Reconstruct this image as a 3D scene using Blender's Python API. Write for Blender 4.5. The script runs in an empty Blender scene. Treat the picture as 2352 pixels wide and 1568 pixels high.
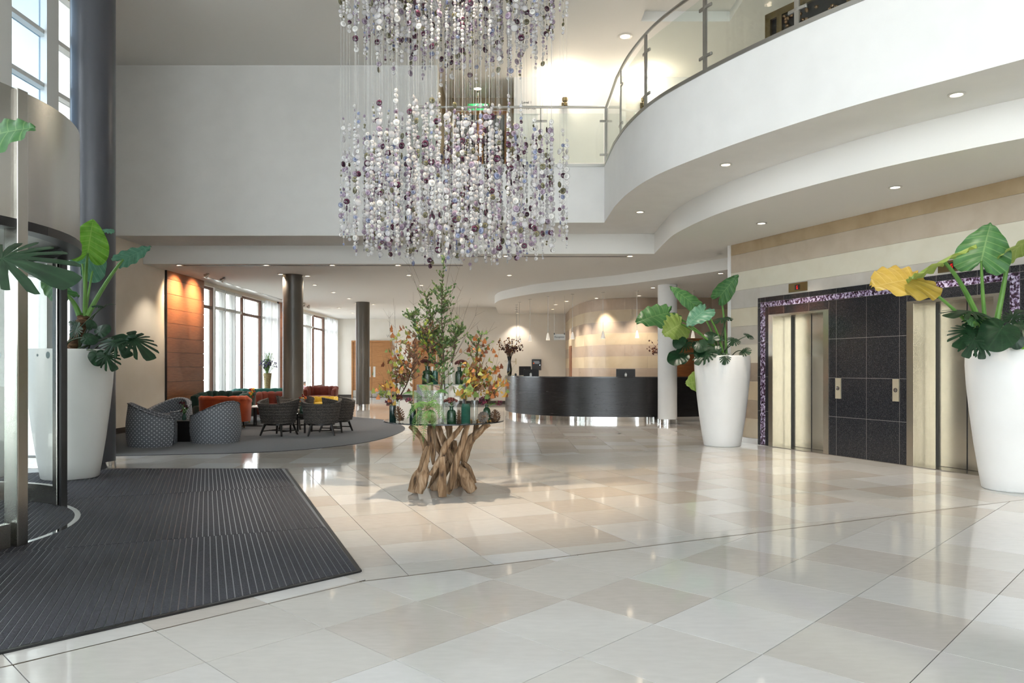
import bpy, bmesh, math, random
from mathutils import Vector, Matrix, noise
V=Vector; PI=math.pi; rad=math.radians
RN=random.Random(11)
scene=bpy.context.scene; COL=scene.collection
# ---------------------------------------------------------------- camera, world, exposure
CAMZ=1.35; FPX=1710.0; HOR=845.0
cd=bpy.data.cameras.new('camera'); cam=bpy.data.objects.new('camera',cd); COL.objects.link(cam)
cam.location=(0,0,CAMZ); cam.rotation_euler=(PI/2,0,0)
cd.sensor_width=36; cd.lens=36*FPX/2352; cd.shift_y=(HOR-784)/2352; cd.clip_start=.05; cd.clip_end=300
scene.camera=cam
w=bpy.data.worlds.new('sky'); scene.world=w; w.use_nodes=True
bg=w.node_tree.nodes['Background']; bg.inputs[0].default_value=(.93,.97,1.0,1); bg.inputs[1].default_value=WORLD_STRENGTH=9.0
scene.view_settings.view_transform='Standard'; scene.view_settings.look='None'
scene.view_settings.gamma=1; scene.view_settings.use_curve_mapping=False
scene.view_settings.exposure=-0.2
scene.cycles.max_bounces=6; scene.cycles.diffuse_bounces=3; scene.cycles.glossy_bounces=3; scene.cycles.use_adaptive_sampling=True; scene.cycles.adaptive_threshold=.13; scene.cycles.adaptive_min_samples=16
scene.cycles.transmission_bounces=4; scene.cycles.transparent_max_bounces=20
scene.cycles.sample_clamp_indirect=6.0; scene.cycles.caustics_reflective=False; scene.cycles.caustics_refractive=False
scene.cycles.use_denoising=True
def portal(name,loc,size,rot):
    l=bpy.data.lights.new(name,'AREA'); l.shape='RECTANGLE'; l.size,l.size_y=size
    l.cycles.is_portal=True
    o=bpy.data.objects.new(name,l); o.location=loc; o.rotation_euler=rot; COL.objects.link(o)
portal('daylight_portal',(-6.6,-.3,3.7),(7.2,23.4),(0,-PI/2,0))
portal('daylight_portal',(1.3,-12.2,3.7),(15.2,7.2),(PI/2,0,PI))
portal('daylight_portal',(-8.45,21.7,1.85),(3.6,4.8),(0,-PI/2,0))
portal('daylight_portal',(-8.45,30.2,1.85),(3.6,4.4),(0,-PI/2,0))
# ---------------------------------------------------------------- helpers
def PX(px,py,Y): return V(((px-1176)/FPX*Y, Y, CAMZ+(HOR-py)/FPX*Y))
def FL(px,py,z=0.0):
    Y=(z-CAMZ)*FPX/(HOR-py); return PX(px,py,Y)
WM={}
def _reg(o,parent,world):
    if parent is not None:
        o.parent=parent
        if world:
            o.matrix_parent_inverse=WM[parent].inverted()
            WM[o]=Matrix.Identity(4) if o.type!='EMPTY' else o.matrix_basis.copy()
        else: WM[o]=WM[parent]@o.matrix_basis
    else: WM[o]=o.matrix_basis.copy()
def tag(o,label=None,cat=None,group=None,kind=None):
    if label: o['label']=label
    if cat: o['category']=cat
    if group: o['group']=group
    if kind: o['kind']=kind
    return o
def thing(name,loc,label,cat,group=None,rz=0,kind=None):
    o=bpy.data.objects.new(name,None); o.empty_display_size=.1
    o.matrix_basis=Matrix.Translation(V(loc))@Matrix.Rotation(rz,4,'Z'); COL.objects.link(o); WM[o]=o.matrix_basis.copy()
    return tag(o,label,cat,group,kind)
def inst(name,me,parent,mtx,world=True,label=None):
    o=bpy.data.objects.new(name,me); o.matrix_basis=mtx; COL.objects.link(o)
    if parent is not None:
        o.parent=parent
        if world: o.matrix_parent_inverse=WM[parent].inverted()
        WM[o]=mtx if world else WM[parent]@mtx
    else: WM[o]=mtx.copy()
    if label: o['label']=label
    return o
class MB:
    def __init__(s): s.v=[];s.f=[];s.mi=[];s.uv=[];s.m=0;s.T=None
    def add(s,vs,fs,uvs=None):
        b=len(s.v)
        for p in vs: s.v.append(tuple(s.T@V(p)) if s.T else tuple(p))
        s.uv+= uvs if uvs else [(0,0)]*len(vs)
        for f in fs: s.f.append([b+i for i in f]); s.mi.append(s.m)
        return s
    def box(s,x0,x1,y0,y1,z0,z1):
        vs=[(x,y,z) for z in(z0,z1) for y in(y0,y1) for x in(x0,x1)]
        return s.add(vs,[(0,2,3,1),(4,5,7,6),(0,1,5,4),(1,3,7,5),(3,2,6,7),(2,0,4,6)])
    def bbox(s,x0,x1,y0,y1,z0,z1,b=.01):
        "box with chamfered top and side edges"
        me=bmesh.new(); r=bmesh.ops.create_cube(me,size=1)
        for v in me.verts: v.co=V(((x0+x1)/2+v.co.x*(x1-x0),(y0+y1)/2+v.co.y*(y1-y0),(z0+z1)/2+v.co.z*(z1-z0)))
        bmesh.ops.bevel(me,geom=me.edges[:],offset=b,segments=2,affect='EDGES',profile=.5)
        me.verts.index_update()
        s.add([v.co[:] for v in me.verts],[[v.index for v in f.verts] for f in me.faces]); me.free(); return s
    def prism(s,pts,z0,z1):
        n=len(pts)
        a=sum(pts[i][0]*pts[(i+1)%n][1]-pts[(i+1)%n][0]*pts[i][1] for i in range(n))
        if a<0: pts=pts[::-1]
        vs=[(p[0],p[1],z0) for p in pts]+[(p[0],p[1],z1) for p in pts]
        return s.add(vs,[list(range(n))[::-1],list(range(n,2*n))]+[(i,(i+1)%n,n+(i+1)%n,n+i) for i in range(n)])
    def tube(s,pts,r,seg=8,cap=True,wob=0,closed=False):
        pts=[V(p) for p in pts]; n=len(pts)
        rs=r if isinstance(r,(list,tuple)) else [r]*n
        vs=[];fs=[]; up=None
        for i,p in enumerate(pts):
            if closed: t=(pts[(i+1)%n]-pts[i-1])
            else: t=(pts[min(i+1,n-1)]-pts[max(i-1,0)])
            t=t.normalized() if t.length>1e-9 else V((0,0,1))
            if up is None: up=t.orthogonal().normalized()
            a=(up-t*up.dot(t)); a=a.normalized() if a.length>1e-6 else t.orthogonal().normalized(); up=a; b=t.cross(a)
            for k in range(seg):
                th=2*PI*k/seg; rr=rs[i]
                if wob: rr*=1+wob*noise.noise(V((p.x*9+math.cos(th)*1.3,p.y*9+math.sin(th)*1.3,p.z*9)))+wob*.45*noise.noise(V((math.cos(th)*4+p.x*5,math.sin(th)*4+p.y*5,p.z*4)))
                vs.append(tuple(p+(a*math.cos(th)+b*math.sin(th))*rr))
        for i in range(n if closed else n-1):
            j=(i+1)%n
            for k in range(seg):
                k2=(k+1)%seg; fs.append((i*seg+k,i*seg+k2,j*seg+k2,j*seg+k))
        if cap and not closed: fs.append(tuple(range(seg))[::-1]); fs.append(tuple(range((n-1)*seg,n*seg)))
        return s.add(vs,fs)
    def lathe(s,prof,seg=24,c=(0,0,0),cap0=True,cap1=True):
        vs=[];fs=[];n=len(prof)
        for r,z in prof:
            for k in range(seg):
                th=2*PI*k/seg; vs.append((c[0]+r*math.cos(th),c[1]+r*math.sin(th),c[2]+z))
        for i in range(n-1):
            for k in range(seg):
                k2=(k+1)%seg; fs.append((i*seg+k,i*seg+k2,(i+1)*seg+k2,(i+1)*seg+k))
        if cap0: fs.append(tuple(range(seg))[::-1])
        if cap1: fs.append(tuple(range((n-1)*seg,n*seg)))
        return s.add(vs,fs)
    def grid(s,fn,nu,nv,uv=None,flip=False):
        vs=[];fs=[];us=[]
        for j in range(nv+1):
            for i in range(nu+1):
                vs.append(tuple(fn(i/nu,j/nv))); us.append(uv(i/nu,j/nv) if uv else (i/nu,j/nv))
        for j in range(nv):
            for i in range(nu):
                a=j*(nu+1)+i; q=(a,a+1,a+nu+2,a+nu+1); fs.append(q[::-1] if flip else q)
        return s.add(vs,fs,us)
    def mesh(s,name,mats,smooth=False):
        me=bpy.data.meshes.new(name); me.from_pydata(s.v,[],s.f)
        for m in (mats if isinstance(mats,(list,tuple)) else [mats]): me.materials.append(m)
        if any(s.mi): me.polygons.foreach_set('material_index',s.mi)
        if any(u!=(0,0) for u in s.uv):
            ul=me.uv_layers.new(name='UVMap'); li=[0]*len(me.loops); me.loops.foreach_get('vertex_index',li)
            fl=[]
            for i in li: fl+=s.uv[i]
            ul.data.foreach_set('uv',fl)
        me.update()
        if smooth:
            me.polygons.foreach_set('use_smooth',[True]*len(me.polygons)); me.set_sharp_from_angle(angle=rad(smooth if smooth is not True else 40))
        return me
    def build(s,name,mats,parent=None,label=None,cat=None,group=None,kind=None,smooth=False,world=True):
        o=bpy.data.objects.new(name,s.mesh(name,mats,smooth)); COL.objects.link(o); _reg(o,parent,world)
        return tag(o,label,cat,group,kind)
def catmull(pts,n=8):
    pts=[V(p) for p in pts]; out=[]
    P=[pts[0]*2-pts[1]]+pts+[pts[-1]*2-pts[-2]]
    for i in range(1,len(P)-2):
        for k in range(n):
            t=k/n; a,b,c,d=P[i-1:i+3]
            out.append(.5*((2*b)+(c-a)*t+(2*a-5*b+4*c-d)*t*t+(3*b-a-3*c+d)*t**3))
    out.append(pts[-1]); return out
def lerp(a,b,t): return a+(b-a)*t
def sm(x): x=max(0,min(1,x)); return x*x*(3-2*x)
# ---------------------------------------------------------------- materials
def rgb(h):
    h=h.lstrip('#'); c=[int(h[i:i+2],16)/255 for i in(0,2,4)]
    return tuple(x/12.92 if x<=.04045 else ((x+.055)/1.055)**2.4 for x in c)+(1,)
def mat(name,col,rough=.5,metal=0.0,spec=.5,emit=None,es=1.0,coat=0.0,sheen=0.0,trans=0.0):
    m=bpy.data.materials.new(name); m.use_nodes=True; b=m.node_tree.nodes['Principled BSDF']
    c=rgb(col) if isinstance(col,str) else tuple(col)+(1,)*(4-len(col))
    b.inputs['Base Color'].default_value=c; b.inputs['Roughness'].default_value=rough; b.inputs['Metallic'].default_value=metal
    b.inputs['Specular IOR Level'].default_value=spec; b.inputs['Coat Weight'].default_value=coat; b.inputs['Sheen Weight'].default_value=sheen
    b.inputs['Transmission Weight'].default_value=trans
    if emit:
        b.inputs['Emission Color'].default_value=rgb(emit) if isinstance(emit,str) else tuple(emit)+(1,); b.inputs['Emission Strength'].default_value=es
    return m
def nodes(m): return m.node_tree.nodes,m.node_tree.links,m.node_tree.nodes['Principled BSDF']
def ramp(N,stops):
    r=N.new('ShaderNodeValToRGB'); e=r.color_ramp.elements
    while len(e)<len(stops): e.new(.5)
    for x,(p,c) in zip(e,stops): x.position=p; x.color=rgb(c) if isinstance(c,str) else tuple(c)+(1,)*(4-len(c))
    return r
def nmat(name,stops,scale=5,rough=.5,detail=4,stretch=(1,1,1),bump=0.0,metal=0.0,spec=.5,tex='noise',coord='Object',coat=0.0,dist=0.0,rr=None,sheen=0.0):
    m=mat(name,(.5,.5,.5),rough,metal,spec,coat=coat,sheen=sheen); N,L,b=nodes(m)
    tc=N.new('ShaderNodeTexCoord'); mp=N.new('ShaderNodeMapping'); mp.inputs['Scale'].default_value=stretch
    L.new(tc.outputs[coord],mp.inputs[0])
    if tex=='noise':
        t=N.new('ShaderNodeTexNoise'); t.inputs['Scale'].default_value=scale; t.inputs['Detail'].default_value=detail; t.inputs['Distortion'].default_value=dist; out=t.outputs['Fac']
    elif tex=='voronoi':
        t=N.new('ShaderNodeTexVoronoi'); t.inputs['Scale'].default_value=scale; out=t.outputs['Color']
    else:
        t=N.new('ShaderNodeTexWave'); t.inputs['Scale'].default_value=scale; t.inputs['Distortion'].default_value=dist; t.inputs['Detail'].default_value=detail; out=t.outputs['Fac']
    L.new(mp.outputs[0],t.inputs['Vector'])
    if stops:
        r=ramp(N,stops); L.new(out,r.inputs[0]); L.new(r.outputs[0],b.inputs['Base Color'])
    if bump:
        bn=N.new('ShaderNodeBump'); bn.inputs['Strength'].default_value=bump; bn.inputs['Distance'].default_value=.02; L.new(out,bn.inputs['Height']); L.new(bn.outputs[0],b.inputs['Normal'])
    if rr:
        mr=N.new('ShaderNodeMapRange'); mr.inputs[3].default_value=rr[0]; mr.inputs[4].default_value=rr[1]; L.new(out,mr.inputs[0]); L.new(mr.outputs[0],b.inputs['Roughness'])
    return m
def glassmat(name,tint=(1,1,1),refl=1.0,rough=.0):
    "thin pane: clear, with a Fresnel reflection"
    m=bpy.data.materials.new(name); m.use_nodes=True; N=m.node_tree.nodes; L=m.node_tree.links; N.clear()
    o=N.new('ShaderNodeOutputMaterial'); mx=N.new('ShaderNodeMixShader'); t=N.new('ShaderNodeBsdfTransparent'); g=N.new('ShaderNodeBsdfGlossy')
    t.inputs[0].default_value=tuple(tint)+(1,); g.inputs['Roughness'].default_value=rough
    f=N.new('ShaderNodeLayerWeight'); f.inputs[0].default_value=.5; pw=N.new('ShaderNodeMath'); pw.operation='POWER'; pw.inputs[1].default_value=4.0
    mu=N.new('ShaderNodeMath'); mu.operation='MULTIPLY_ADD'; mu.inputs[1].default_value=.8*refl; mu.inputs[2].default_value=.035*refl
    L.new(f.outputs['Facing'],pw.inputs[0]); L.new(pw.outputs[0],mu.inputs[0]); L.new(mu.outputs[0],mx.inputs[0]); L.new(t.outputs[0],mx.inputs[1]); L.new(g.outputs[0],mx.inputs[2]); L.new(mx.outputs[0],o.inputs[0])
    return m
def beadmat(name,col,clear=.5,rough=.12):
    "solid coloured glass bead: partly see-through, glossy"
    m=mat(name,col,rough,0,.8); N,L,b=nodes(m); o=N['Material Output']
    mx=N.new('ShaderNodeMixShader'); t=N.new('ShaderNodeBsdfTransparent'); c=b.inputs['Base Color'].default_value
    t.inputs[0].default_value=tuple(.35+.65*x for x in c[:3])+(1,); mx.inputs[0].default_value=clear
    L.new(b.outputs[0],mx.inputs[1]); L.new(t.outputs[0],mx.inputs[2]); L.new(mx.outputs[0],o.inputs[0]); return m
M={}
M['white']=nmat('white_paint',[(.3,'#f0efec'),(.7,'#f4f3f0')],3,.7)
M['ceil']=mat('ceiling_paint','#f3f1ec',.8)
M['cream']=nmat('cream_paint',[(.3,'#e6dccb'),(.7,'#ece3d4')],2,.7)
M['warmwhite']=nmat('warm_white_paint',[(.3,'#ebe4d8'),(.7,'#efe9df')],2,.7)
tilecols=[('#d0cecb','#d6d4d1'),('#cbc8c3','#d1cec9'),('#c5bfb8','#ccc6c0'),('#d6d5d4','#dcdbda'),('#c0b8af','#c7bfb7')]
M['tile']=[nmat('polished_stone_%s'%n,[(.3,a),(.7,b)],9,.06,6,(1,3,1),spec=.55,rr=(.035,.09)) for n,(a,b) in zip(('sand','beige','taupe','ivory','clay'),tilecols)]
M['grout']=mat('grout','#3d3731',.7)
M['joint']=mat('brass_joint','#6b5f50',.35,.8)
M['steel']=mat('brushed_steel','#b9b6b0',.26,1.0)
M['doorsteel']=mat('brushed_lift_steel','#c4bdae',.27,1.0)
M['chrome']=mat('chrome','#d8d8d6',.06,1.0)
M['railsteel']=mat('satin_steel','#b4b3ae',.32,1.0)
M['black']=mat('black_metal','#141416',.4)
M['col']=nmat('dark_column_paint',[(.3,'#56514a'),(.7,'#5c5750')],2,.34,spec=.5)
M['glass']=glassmat('clear_glass',(.96,.98,.97))
M['gglass']=glassmat('balustrade_glass',(.93,.96,.94))
M['sheer']=glassmat('window_glass',(.97,.99,1.0),.7)
M['lamp']=mat('lamp_glow','#fff2dc',.5,emit='#ffe9c8',es=14)
M['lampcool']=mat('lamp_glow_cool','#ffffff',.5,emit='#fff6ea',es=12)
M['trimring']=mat('lamp_trim','#d9d6cf',.35,.2)
M['granite']=nmat('black_granite',[(.36,'#131419'),(.5,'#222429'),(.6,'#33343a'),(.72,'#77736c')],170,.13,3,spec=.4)
M['woodpanel']=nmat('red_brown_veneer',[(.25,'#7d4a30'),(.5,'#8f5838'),(.8,'#a06a47')],3,.33,6,(9,1.2,14),bump=.03,dist=.6)
M['oak']=nmat('oak_veneer',[(.25,'#9d6a3e'),(.5,'#b07c4c'),(.8,'#bf8d5c')],2.5,.4,6,(1.2,1,16),dist=.8)
M['darkoak']=nmat('stained_door_veneer',[(.25,'#6c3d1c'),(.6,'#8a542b'),(.85,'#9a6234')],2.5,.4,6,(1.2,1,16),dist=.8)
M['timber']=mat('window_timber','#6b4a39',.45)
M['ebony']=nmat('ebonised_oak',[(.3,'#121112'),(.6,'#1d1c1d'),(.8,'#2c2a29')],3,.22,8,(1.5,1.5,22),bump=.12,dist=1.2,spec=.5,rr=(.18,.32))
M['planter']=nmat('white_planter',[(.3,'#e9e8e5'),(.7,'#efeeeb')],2,.35)
M['soil']=mat('soil','#2a2019',.9)
# ---------------------------------------------------------------- floor and tiles
A2=rad(22.3); E1=V((math.cos(A2),math.sin(A2),0)); E2=V((-math.sin(A2),math.cos(A2),0))
ZC=3.63; ZS=4.03; ZF=5.09; ZT=7.48
cn=catmull([(-7.9,11.15,0),(-6.11,11.43,0),(-4.2,11.84,0),(-3.27,12.48,0),(-2.62,13.6,0),(-2.36,15.2,0),(-2.45,16.97,0),(-3.24,19.2,0),(-4.18,20.3,0),(-4.76,21.2,0),(-4.98,22.2,0),(-5.06,23.2,0),(-5.2,24.1,0)],6)
carpet=[(p.x,p.y) for p in cn]+[(-6.5,24.6),(-8.05,24.8),(-8.05,11.2)]
def inpoly(x,y,poly):
    c=False;n=len(poly)
    for i in range(n):
        x1,y1=poly[i];x2,y2=poly[i-1]
        if (y1>y)!=(y2>y) and x<(x2-x1)*(y-y1)/(y2-y1)+x1: c=not c
    return c
def clip(poly,a,b,c):
    "keep a*x+b*y<=c"
    out=[];n=len(poly)
    for i in range(n):
        p,q=poly[i],poly[(i+1)%n]; dp=a*p[0]+b*p[1]-c; dq=a*q[0]+b*q[1]-c
        if dp<=0: out.append(p)
        if (dp<0<dq) or (dq<0<dp):
            t=dp/(dp-dq); out.append((p[0]+(q[0]-p[0])*t,p[1]+(q[1]-p[1])*t))
    return out
def area(p): return abs(sum(p[i][0]*p[(i+1)%len(p)][1]-p[(i+1)%len(p)][0]*p[i][1] for i in range(len(p))))/2
K0=(-.953,4.71)                       # bend of the dark joint
sl=math.tan(A2)*1.0
S2=.472                               # slope of the joint that crosses the lobby
MC=(-1.01,4.93); MR=(-3.02,9.93)      # mat corners
mn=(math.cos(A2),math.sin(A2))        # normal of mat right edge
L2=(-2.857,10.14); SL2=.475
floor=MB().box(-11,10.5,-12.3,35.2,-.25,-.006).build('floor',M['grout'],kind='structure')
liftA=V((4.34,13.12,0)); LU=V((.372,-.928,0)).normalized(); LN=V((-LU.y,LU.x,0))  # LN points into the wall
def gridtiles(org,ang,sx,sy,rng,clips):
    out=[];c,s=math.cos(ang),math.sin(ang); g=.0024
    for i in range(rng[0],rng[1]):
        for j in range(rng[2],rng[3]):
            q=[]
            for a,b in((g,g),(sx-g,g),(sx-g,sy-g),(g,sy-g)):
                X=i*sx+a;Y=j*sy+b; q.append((org[0]+c*X-s*Y,org[1]+s*X+c*Y))
            for k in clips:
                if q: q=clip(q,*k)
                if len(q)<3: q=None; break
            if q and area(q)>.002: out.append((q,i,j))
    return out
gap=.006
below1=(-S2,1,K0[1]-S2*K0[0]-gap); below1b=(-1,1,K0[1]-K0[0]-gap)
above1=(S2,-1,-(K0[1]-S2*K0[0])-gap)
T=[]
T+= [t+(0,) for t in gridtiles((-.547,4.311),rad(46.2),.62,.6,(-24,26,-34,16),[below1,below1b,(-1,0,8.0),(1,0,8.5),(0,-1,11.9)])]
# strip between the mat and the joint
T+= [t+(0,) for t in gridtiles((-.547,4.311),rad(46.2),.62,.6,(-14,6,-4,6),[(1,-1,-(K0[1]-K0[0])-gap),(-1,1,MC[1]-MC[0]),(-1,0,8.0),(mn[0],mn[1],mn[0]*MC[0]+mn[1]*MC[1])])]
mr=mn[0]*MC[0]+mn[1]*MC[1]
T+= [t+(1,) for t in gridtiles((.669,6.371),rad(22.43),.607,.599,(-8,14,-9,14),[above1,(-SL2,1,L2[1]-SL2*L2[0]),(-mn[0],-mn[1],-mr),(1,0,9.2)])]
T+= [t+(2,) for t in gridtiles((-.12,10.0),rad(.6),.61,.6,(-15,15,-1,42),[(SL2,-1,-(L2[1]-SL2*L2[0])),(0,-1,-9.95),(-1,0,8.06),(1,0,9.2),(0,1,34.5)])]
lw=lambda x,y:(V((x,y,0))-liftA).dot(LN)
keep=[]
for q,i,j,g in T:
    cx=sum(p[0] for p in q)/len(q); cy=sum(p[1] for p in q)/len(q)
    if all(inpoly(p[0],p[1],carpet) for p in q): continue
    if cy<13.9 and lw(cx,cy)>.5: continue
    if cx<-3.2 and cy<9.9 and g!=0: continue
    d=(math.sqrt(cx*cx+cy*cy)); vis=area(q)/max(cy,.5)**3 if cy>1.6 and abs(cx)<cy*.75 else 0
    keep.append((vis,q,i,j,g))
keep.sort(key=lambda t:-t[0])
rest=MB(); rt=random.Random(5)
for n,(vis,q,i,j,g) in enumerate(keep):
    k=rt.choices(range(5),[(5,4,1,4,0),(4,4,3,2,1),(2,3,4,1,3)][g])[0]
    if (i+j)%2 and k in(0,3) and rt.random()<.6: k=rt.choice((1,2))
    if n<300 and vis>0: MB().prism(q,-.012,0).build('tile',M['tile'][k],floor)
    else: rest.m=k; rest.prism(q,-.012,0)
rest.build('far_tiles',M['tile'],floor,kind='stuff')
jm=MB()
def strip2(p,q,w,z0,z1):
    p=V(p);q=V(q);d=(q-p).normalized();n=V((-d.y,d.x))*w/2
    jm.prism([tuple(p-n),tuple(q-n),tuple(q+n),tuple(p+n)],z0,z1)
strip2((K0[0]-7,K0[1]-7),K0,.010,-.01,.0005); strip2(K0,(K0[0]+9,K0[1]+9*S2),.012,-.01,.0005)
jm.build('expansion_joint',M['joint'],floor,label='dark metal joint line across the stone floor')
# ---------------------------------------------------------------- lounge carpet
M['carpet']=nmat('charcoal_carpet',[(.35,'#17181d'),(.55,'#232429'),(.7,'#303138')],60,.95,2,(1,1,1),tex='noise',sheen=.2)
N_,L_,b_=nodes(M['carpet'])
tc=N_.new('ShaderNodeTexCoord'); wv=N_.new('ShaderNodeTexChecker'); wv.inputs['Scale'].default_value=14; wv.inputs[1].default_value=rgb('#1b1c21'); wv.inputs[2].default_value=rgb('#292a31')
L_.new(tc.outputs['Object'],wv.inputs[0]); mx=N_.new('ShaderNodeMix'); mx.data_type='RGBA'; mx.inputs[0].default_value=.5
L_.new(wv.outputs[0],mx.inputs[6]); L_.new([n for n in N_ if n.type=='VALTORGB'][0].outputs[0],mx.inputs[7]); L_.new(mx.outputs[2],b_.inputs['Base Color'])
MB().prism(carpet,-.004,.008).build('lounge_carpet',M['carpet'],None,'charcoal lounge carpet with a curved edge under the seating','carpet')
# ---------------------------------------------------------------- entrance mat
M['alu']=mat('mat_aluminium','#8b8f96',.35,.9); M['matfib']=nmat('mat_fibre',[(.35,'#26272d'),(.55,'#3c3d45'),(.75,'#5a5b63')],130,.95,3)
mat_t=thing('entrance_mat',(-4,7,0),'dark ribbed entrance mat in front of the revolving door','mat')
matpoly=[MC,MR,(-7.3,MR[1]),(-7.3,MC[1]+(-7.3-MC[0]))]
MB().prism(matpoly,-.006,.0108).build('backing_plate',M['alu'],mat_t)
frame=MB()
def edge(p,q,w=.03):
    p=V(p);q=V(q);d=(q-p).normalized();n=V((-d.y,d.x))*w/2
    frame.prism([tuple(p-n),tuple(q-n),tuple(q+n),tuple(p+n)],-.002,.012)
edge(MC,MR); edge(MR,(-7.3,MR[1])); edge((-7.3,MC[1]-7.3-MC[0]),MC)
frame.build('mat_frame',M['black'],mat_t)
DC=V((-5.44,5.91,0)); DR=1.71
rows=[-9,-3.27,-.91,1.45,3.81,6.2]
mo=V((MC[0],MC[1],0)); pitch=.043; strips=[]
for k in range(0,160):
    for r in range(len(rows)-1):
        x1=-k*pitch-.012-(r%2)*.012; x0=x1-pitch+.0065
        q=[mo+E1*x+E2*y for x,y in((x0,rows[r]+.004),(x1,rows[r]+.004),(x1,rows[r+1]-.004),(x0,rows[r+1]-.004))]
        q=[(p.x,p.y) for p in q]
        for c_ in((0,1,MR[1]-.015),(1,-1,-(MC[1]-MC[0])-.02),(-1,0,7.28),(mn[0],mn[1],mr-.016)):
            q=clip(q,*c_) if len(q)>=3 else []
        if len(q)<3: continue
        cx=sum(p[0] for p in q)/len(q); cy=sum(p[1] for p in q)/len(q)
        vis=area(q)/max(cy,1)**3 if abs(cx)<cy*.78 else 0
        strips.append((vis,q))
strips.sort(key=lambda t:-t[0]); rest=MB()
for n,(vis,q) in enumerate(strips):
    if n<300: MB().prism(q,.002,.013).build('rib_strip',M['matfib'],mat_t)
    else: rest.prism(q,.002,.013)
rest.build('rib_strips',M['matfib'],mat_t,kind='stuff')
# ---------------------------------------------------------------- ceilings, slabs, soffits
tier=[(p.x,p.y) for p in catmull([(2.785,13.8,0),(2.78,12.56,0),(3.02,11.1,0),(3.446,9.92,0),(4.096,8.66,0),(4.69,7.83,0),(5.08,7.38,0),(6.0,6.4,0),(7.2,5.2,0),(9,3.6,0)],8)]
MB().prism([(-8.3,16.3),(-1.07,16.3),(-1.07,14.87),(2.84,14.87)]+tier+[(10.4,3.6),(10.4,35),(-8.3,35)],ZC,ZS).build('ceiling_ground_floor',M['ceil'],kind='structure',smooth=30)
balc3=catmull([(1.70,12.4,0),(1.78,11.4,0),(2.0,10.37,0),(2.45,9.33,0),(2.93,8.45,0),(3.5,7.59,0),(4.1,6.87,0),(4.44,6.46,0),(5.2,5.6,0),(6.5,4.2,0),(9,1.8,0)],8)
balc=[(p.x,p.y) for p in balc3]
MB().prism([(-8.3,15.08),(-1.95,15.08),(-1.95,13.73),(1.70,13.73)]+balc+[(10.4,1.8),(10.4,24),(-8.3,24)],ZS,ZF).build('trim_1_gallery_slab',M['white'],kind='structure',smooth=30)
cy0,cy1,cx0,cx1=8.6,13.17,2.28,3.85
cm=MB()
for b in((-8.5,cx0,-6,20),(cx1,10.4,-6,20),(cx0,cx1,-6,cy0),(cx0,cx1,cy1,20)): cm.box(b[0],b[1],b[2] if b[2]!=-6 else -12.3,b[3],ZT,ZT+.35)
cm.box(cx0,cx1,cy0,cy1,ZT+.18,ZT+.35)
cm.build('ceiling_atrium',M['ceil'],kind='structure')
# reception canopy
can=[(-.5,27.95),(-.53,25.5),(-.554,23.9),(-.50,23.05),(-.345,22.25),(-.08,21.6),(.32,20.8),(.77,20.06),(1.49,19.28),(2.156,18.66),(2.6,18.24),(3.29,17.27),(4.26,15.7),(4.9,14.4)]
canp=[(p.x,p.y) for p in catmull([(x,y,0) for x,y in can],5)]
ZK=3.38
MB().prism(canp+[(10.4,14.0),(10.4,27.95)],ZK,ZC+.02).build('trim_2_reception_canopy',M['ceil'],kind='structure',smooth=30)
# air slots
for (x0,x1,py,n) in((410,1063,609.5,'left'),(1069,1443,589,'right')):
    p=PX(x0,py,(ZC-CAMZ)*FPX/(HOR-py)); q=PX(x1,py,(ZC-CAMZ)*FPX/(HOR-py))
    MB().box(p.x,q.x,p.y-.03,p.y+.03,ZC-.006,ZC+.02).build('air_slot',M['black'],None,'narrow black air slot in the ceiling edge, %s of the flower table'%n,'air vent')
MB().box(-7.75,-7.63,18.6,25.0,ZC-.006,ZC+.02).build('air_slot',M['railsteel'],None,'grey linear air grille in the ceiling along the lounge windows','air vent')
# ---------------------------------------------------------------- walls
M['tan']=mat('tan_paint','#a8957a',.7)
def wbox(name,*b,m='white'): return MB().box(*b).build(name,M[m],kind='structure')
XW=-8.08
# lounge window wall with openings
ww=MB()
for y0,y1,z0,z1 in((11.6,19.43,0,ZS),(19.43,25.6,3.54,ZS),(19.43,25.6,0,.12),(25.6,28.6,0,ZS),(28.6,34.2,3.54,ZS),(28.6,34.2,0,.12),(34.2,35,0,ZS)): ww.box(XW-.3,XW,y0,y1,z0,z1)
ww.build('wall_left',M['cream'],kind='structure')
wbox('wall_entrance_return',XW-.3,-6.3,11.45,11.65,0,ZT)
wbox('wall_upper_left',-8.3,-1.51,15.08,15.4,ZF,ZT)
wbox('wall_upper_side',-8.3,-8.08,11.66,15.08,ZS,ZT)
wbox('wall_upper_back',.04,10.4,15.7,16.0,ZF,ZT)
wbox('wall_corridor_left',-1.75,-1.51,15.38,17.0,ZF,ZT,m='tan')
wbox('wall_corridor_right',.04,.25,16.0,17.0,ZF,ZT,m='tan')
wb=MB(); wb.box(-1.6,-1.35,16.9,17.1,ZF,ZT); wb.box(-.1,.2,16.9,17.1,ZF,ZT); wb.box(-1.35,-.1,16.9,17.1,7.2,ZT); wb.build('wall_corridor_end',M['tan'],kind='structure')
wbox('wall_back',XW-.3,-2.6,34.5,34.7,0,ZC,m='warmwhite')
wbox('wall_back_side',-2.6,-2.4,28.0,34.7,0,ZC,m='warmwhite')
wbox('wall_reception_back',-2.6,2.1,27.95,28.15,0,ZC,m='warmwhite')
fw=MB(); fw.box(-8.5,-6.4,-12.3,-12,0,ZT); fw.box(9.0,10.4,-12.3,-12,0,ZT); fw.build('wall_front',M['white'],kind='structure')
wbox('wall_right',10.2,10.4,-12,36,0,ZT)
wbox('baseboard_back',XW,-2.6,34.46,34.5,0,.12,m='grout')
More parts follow.
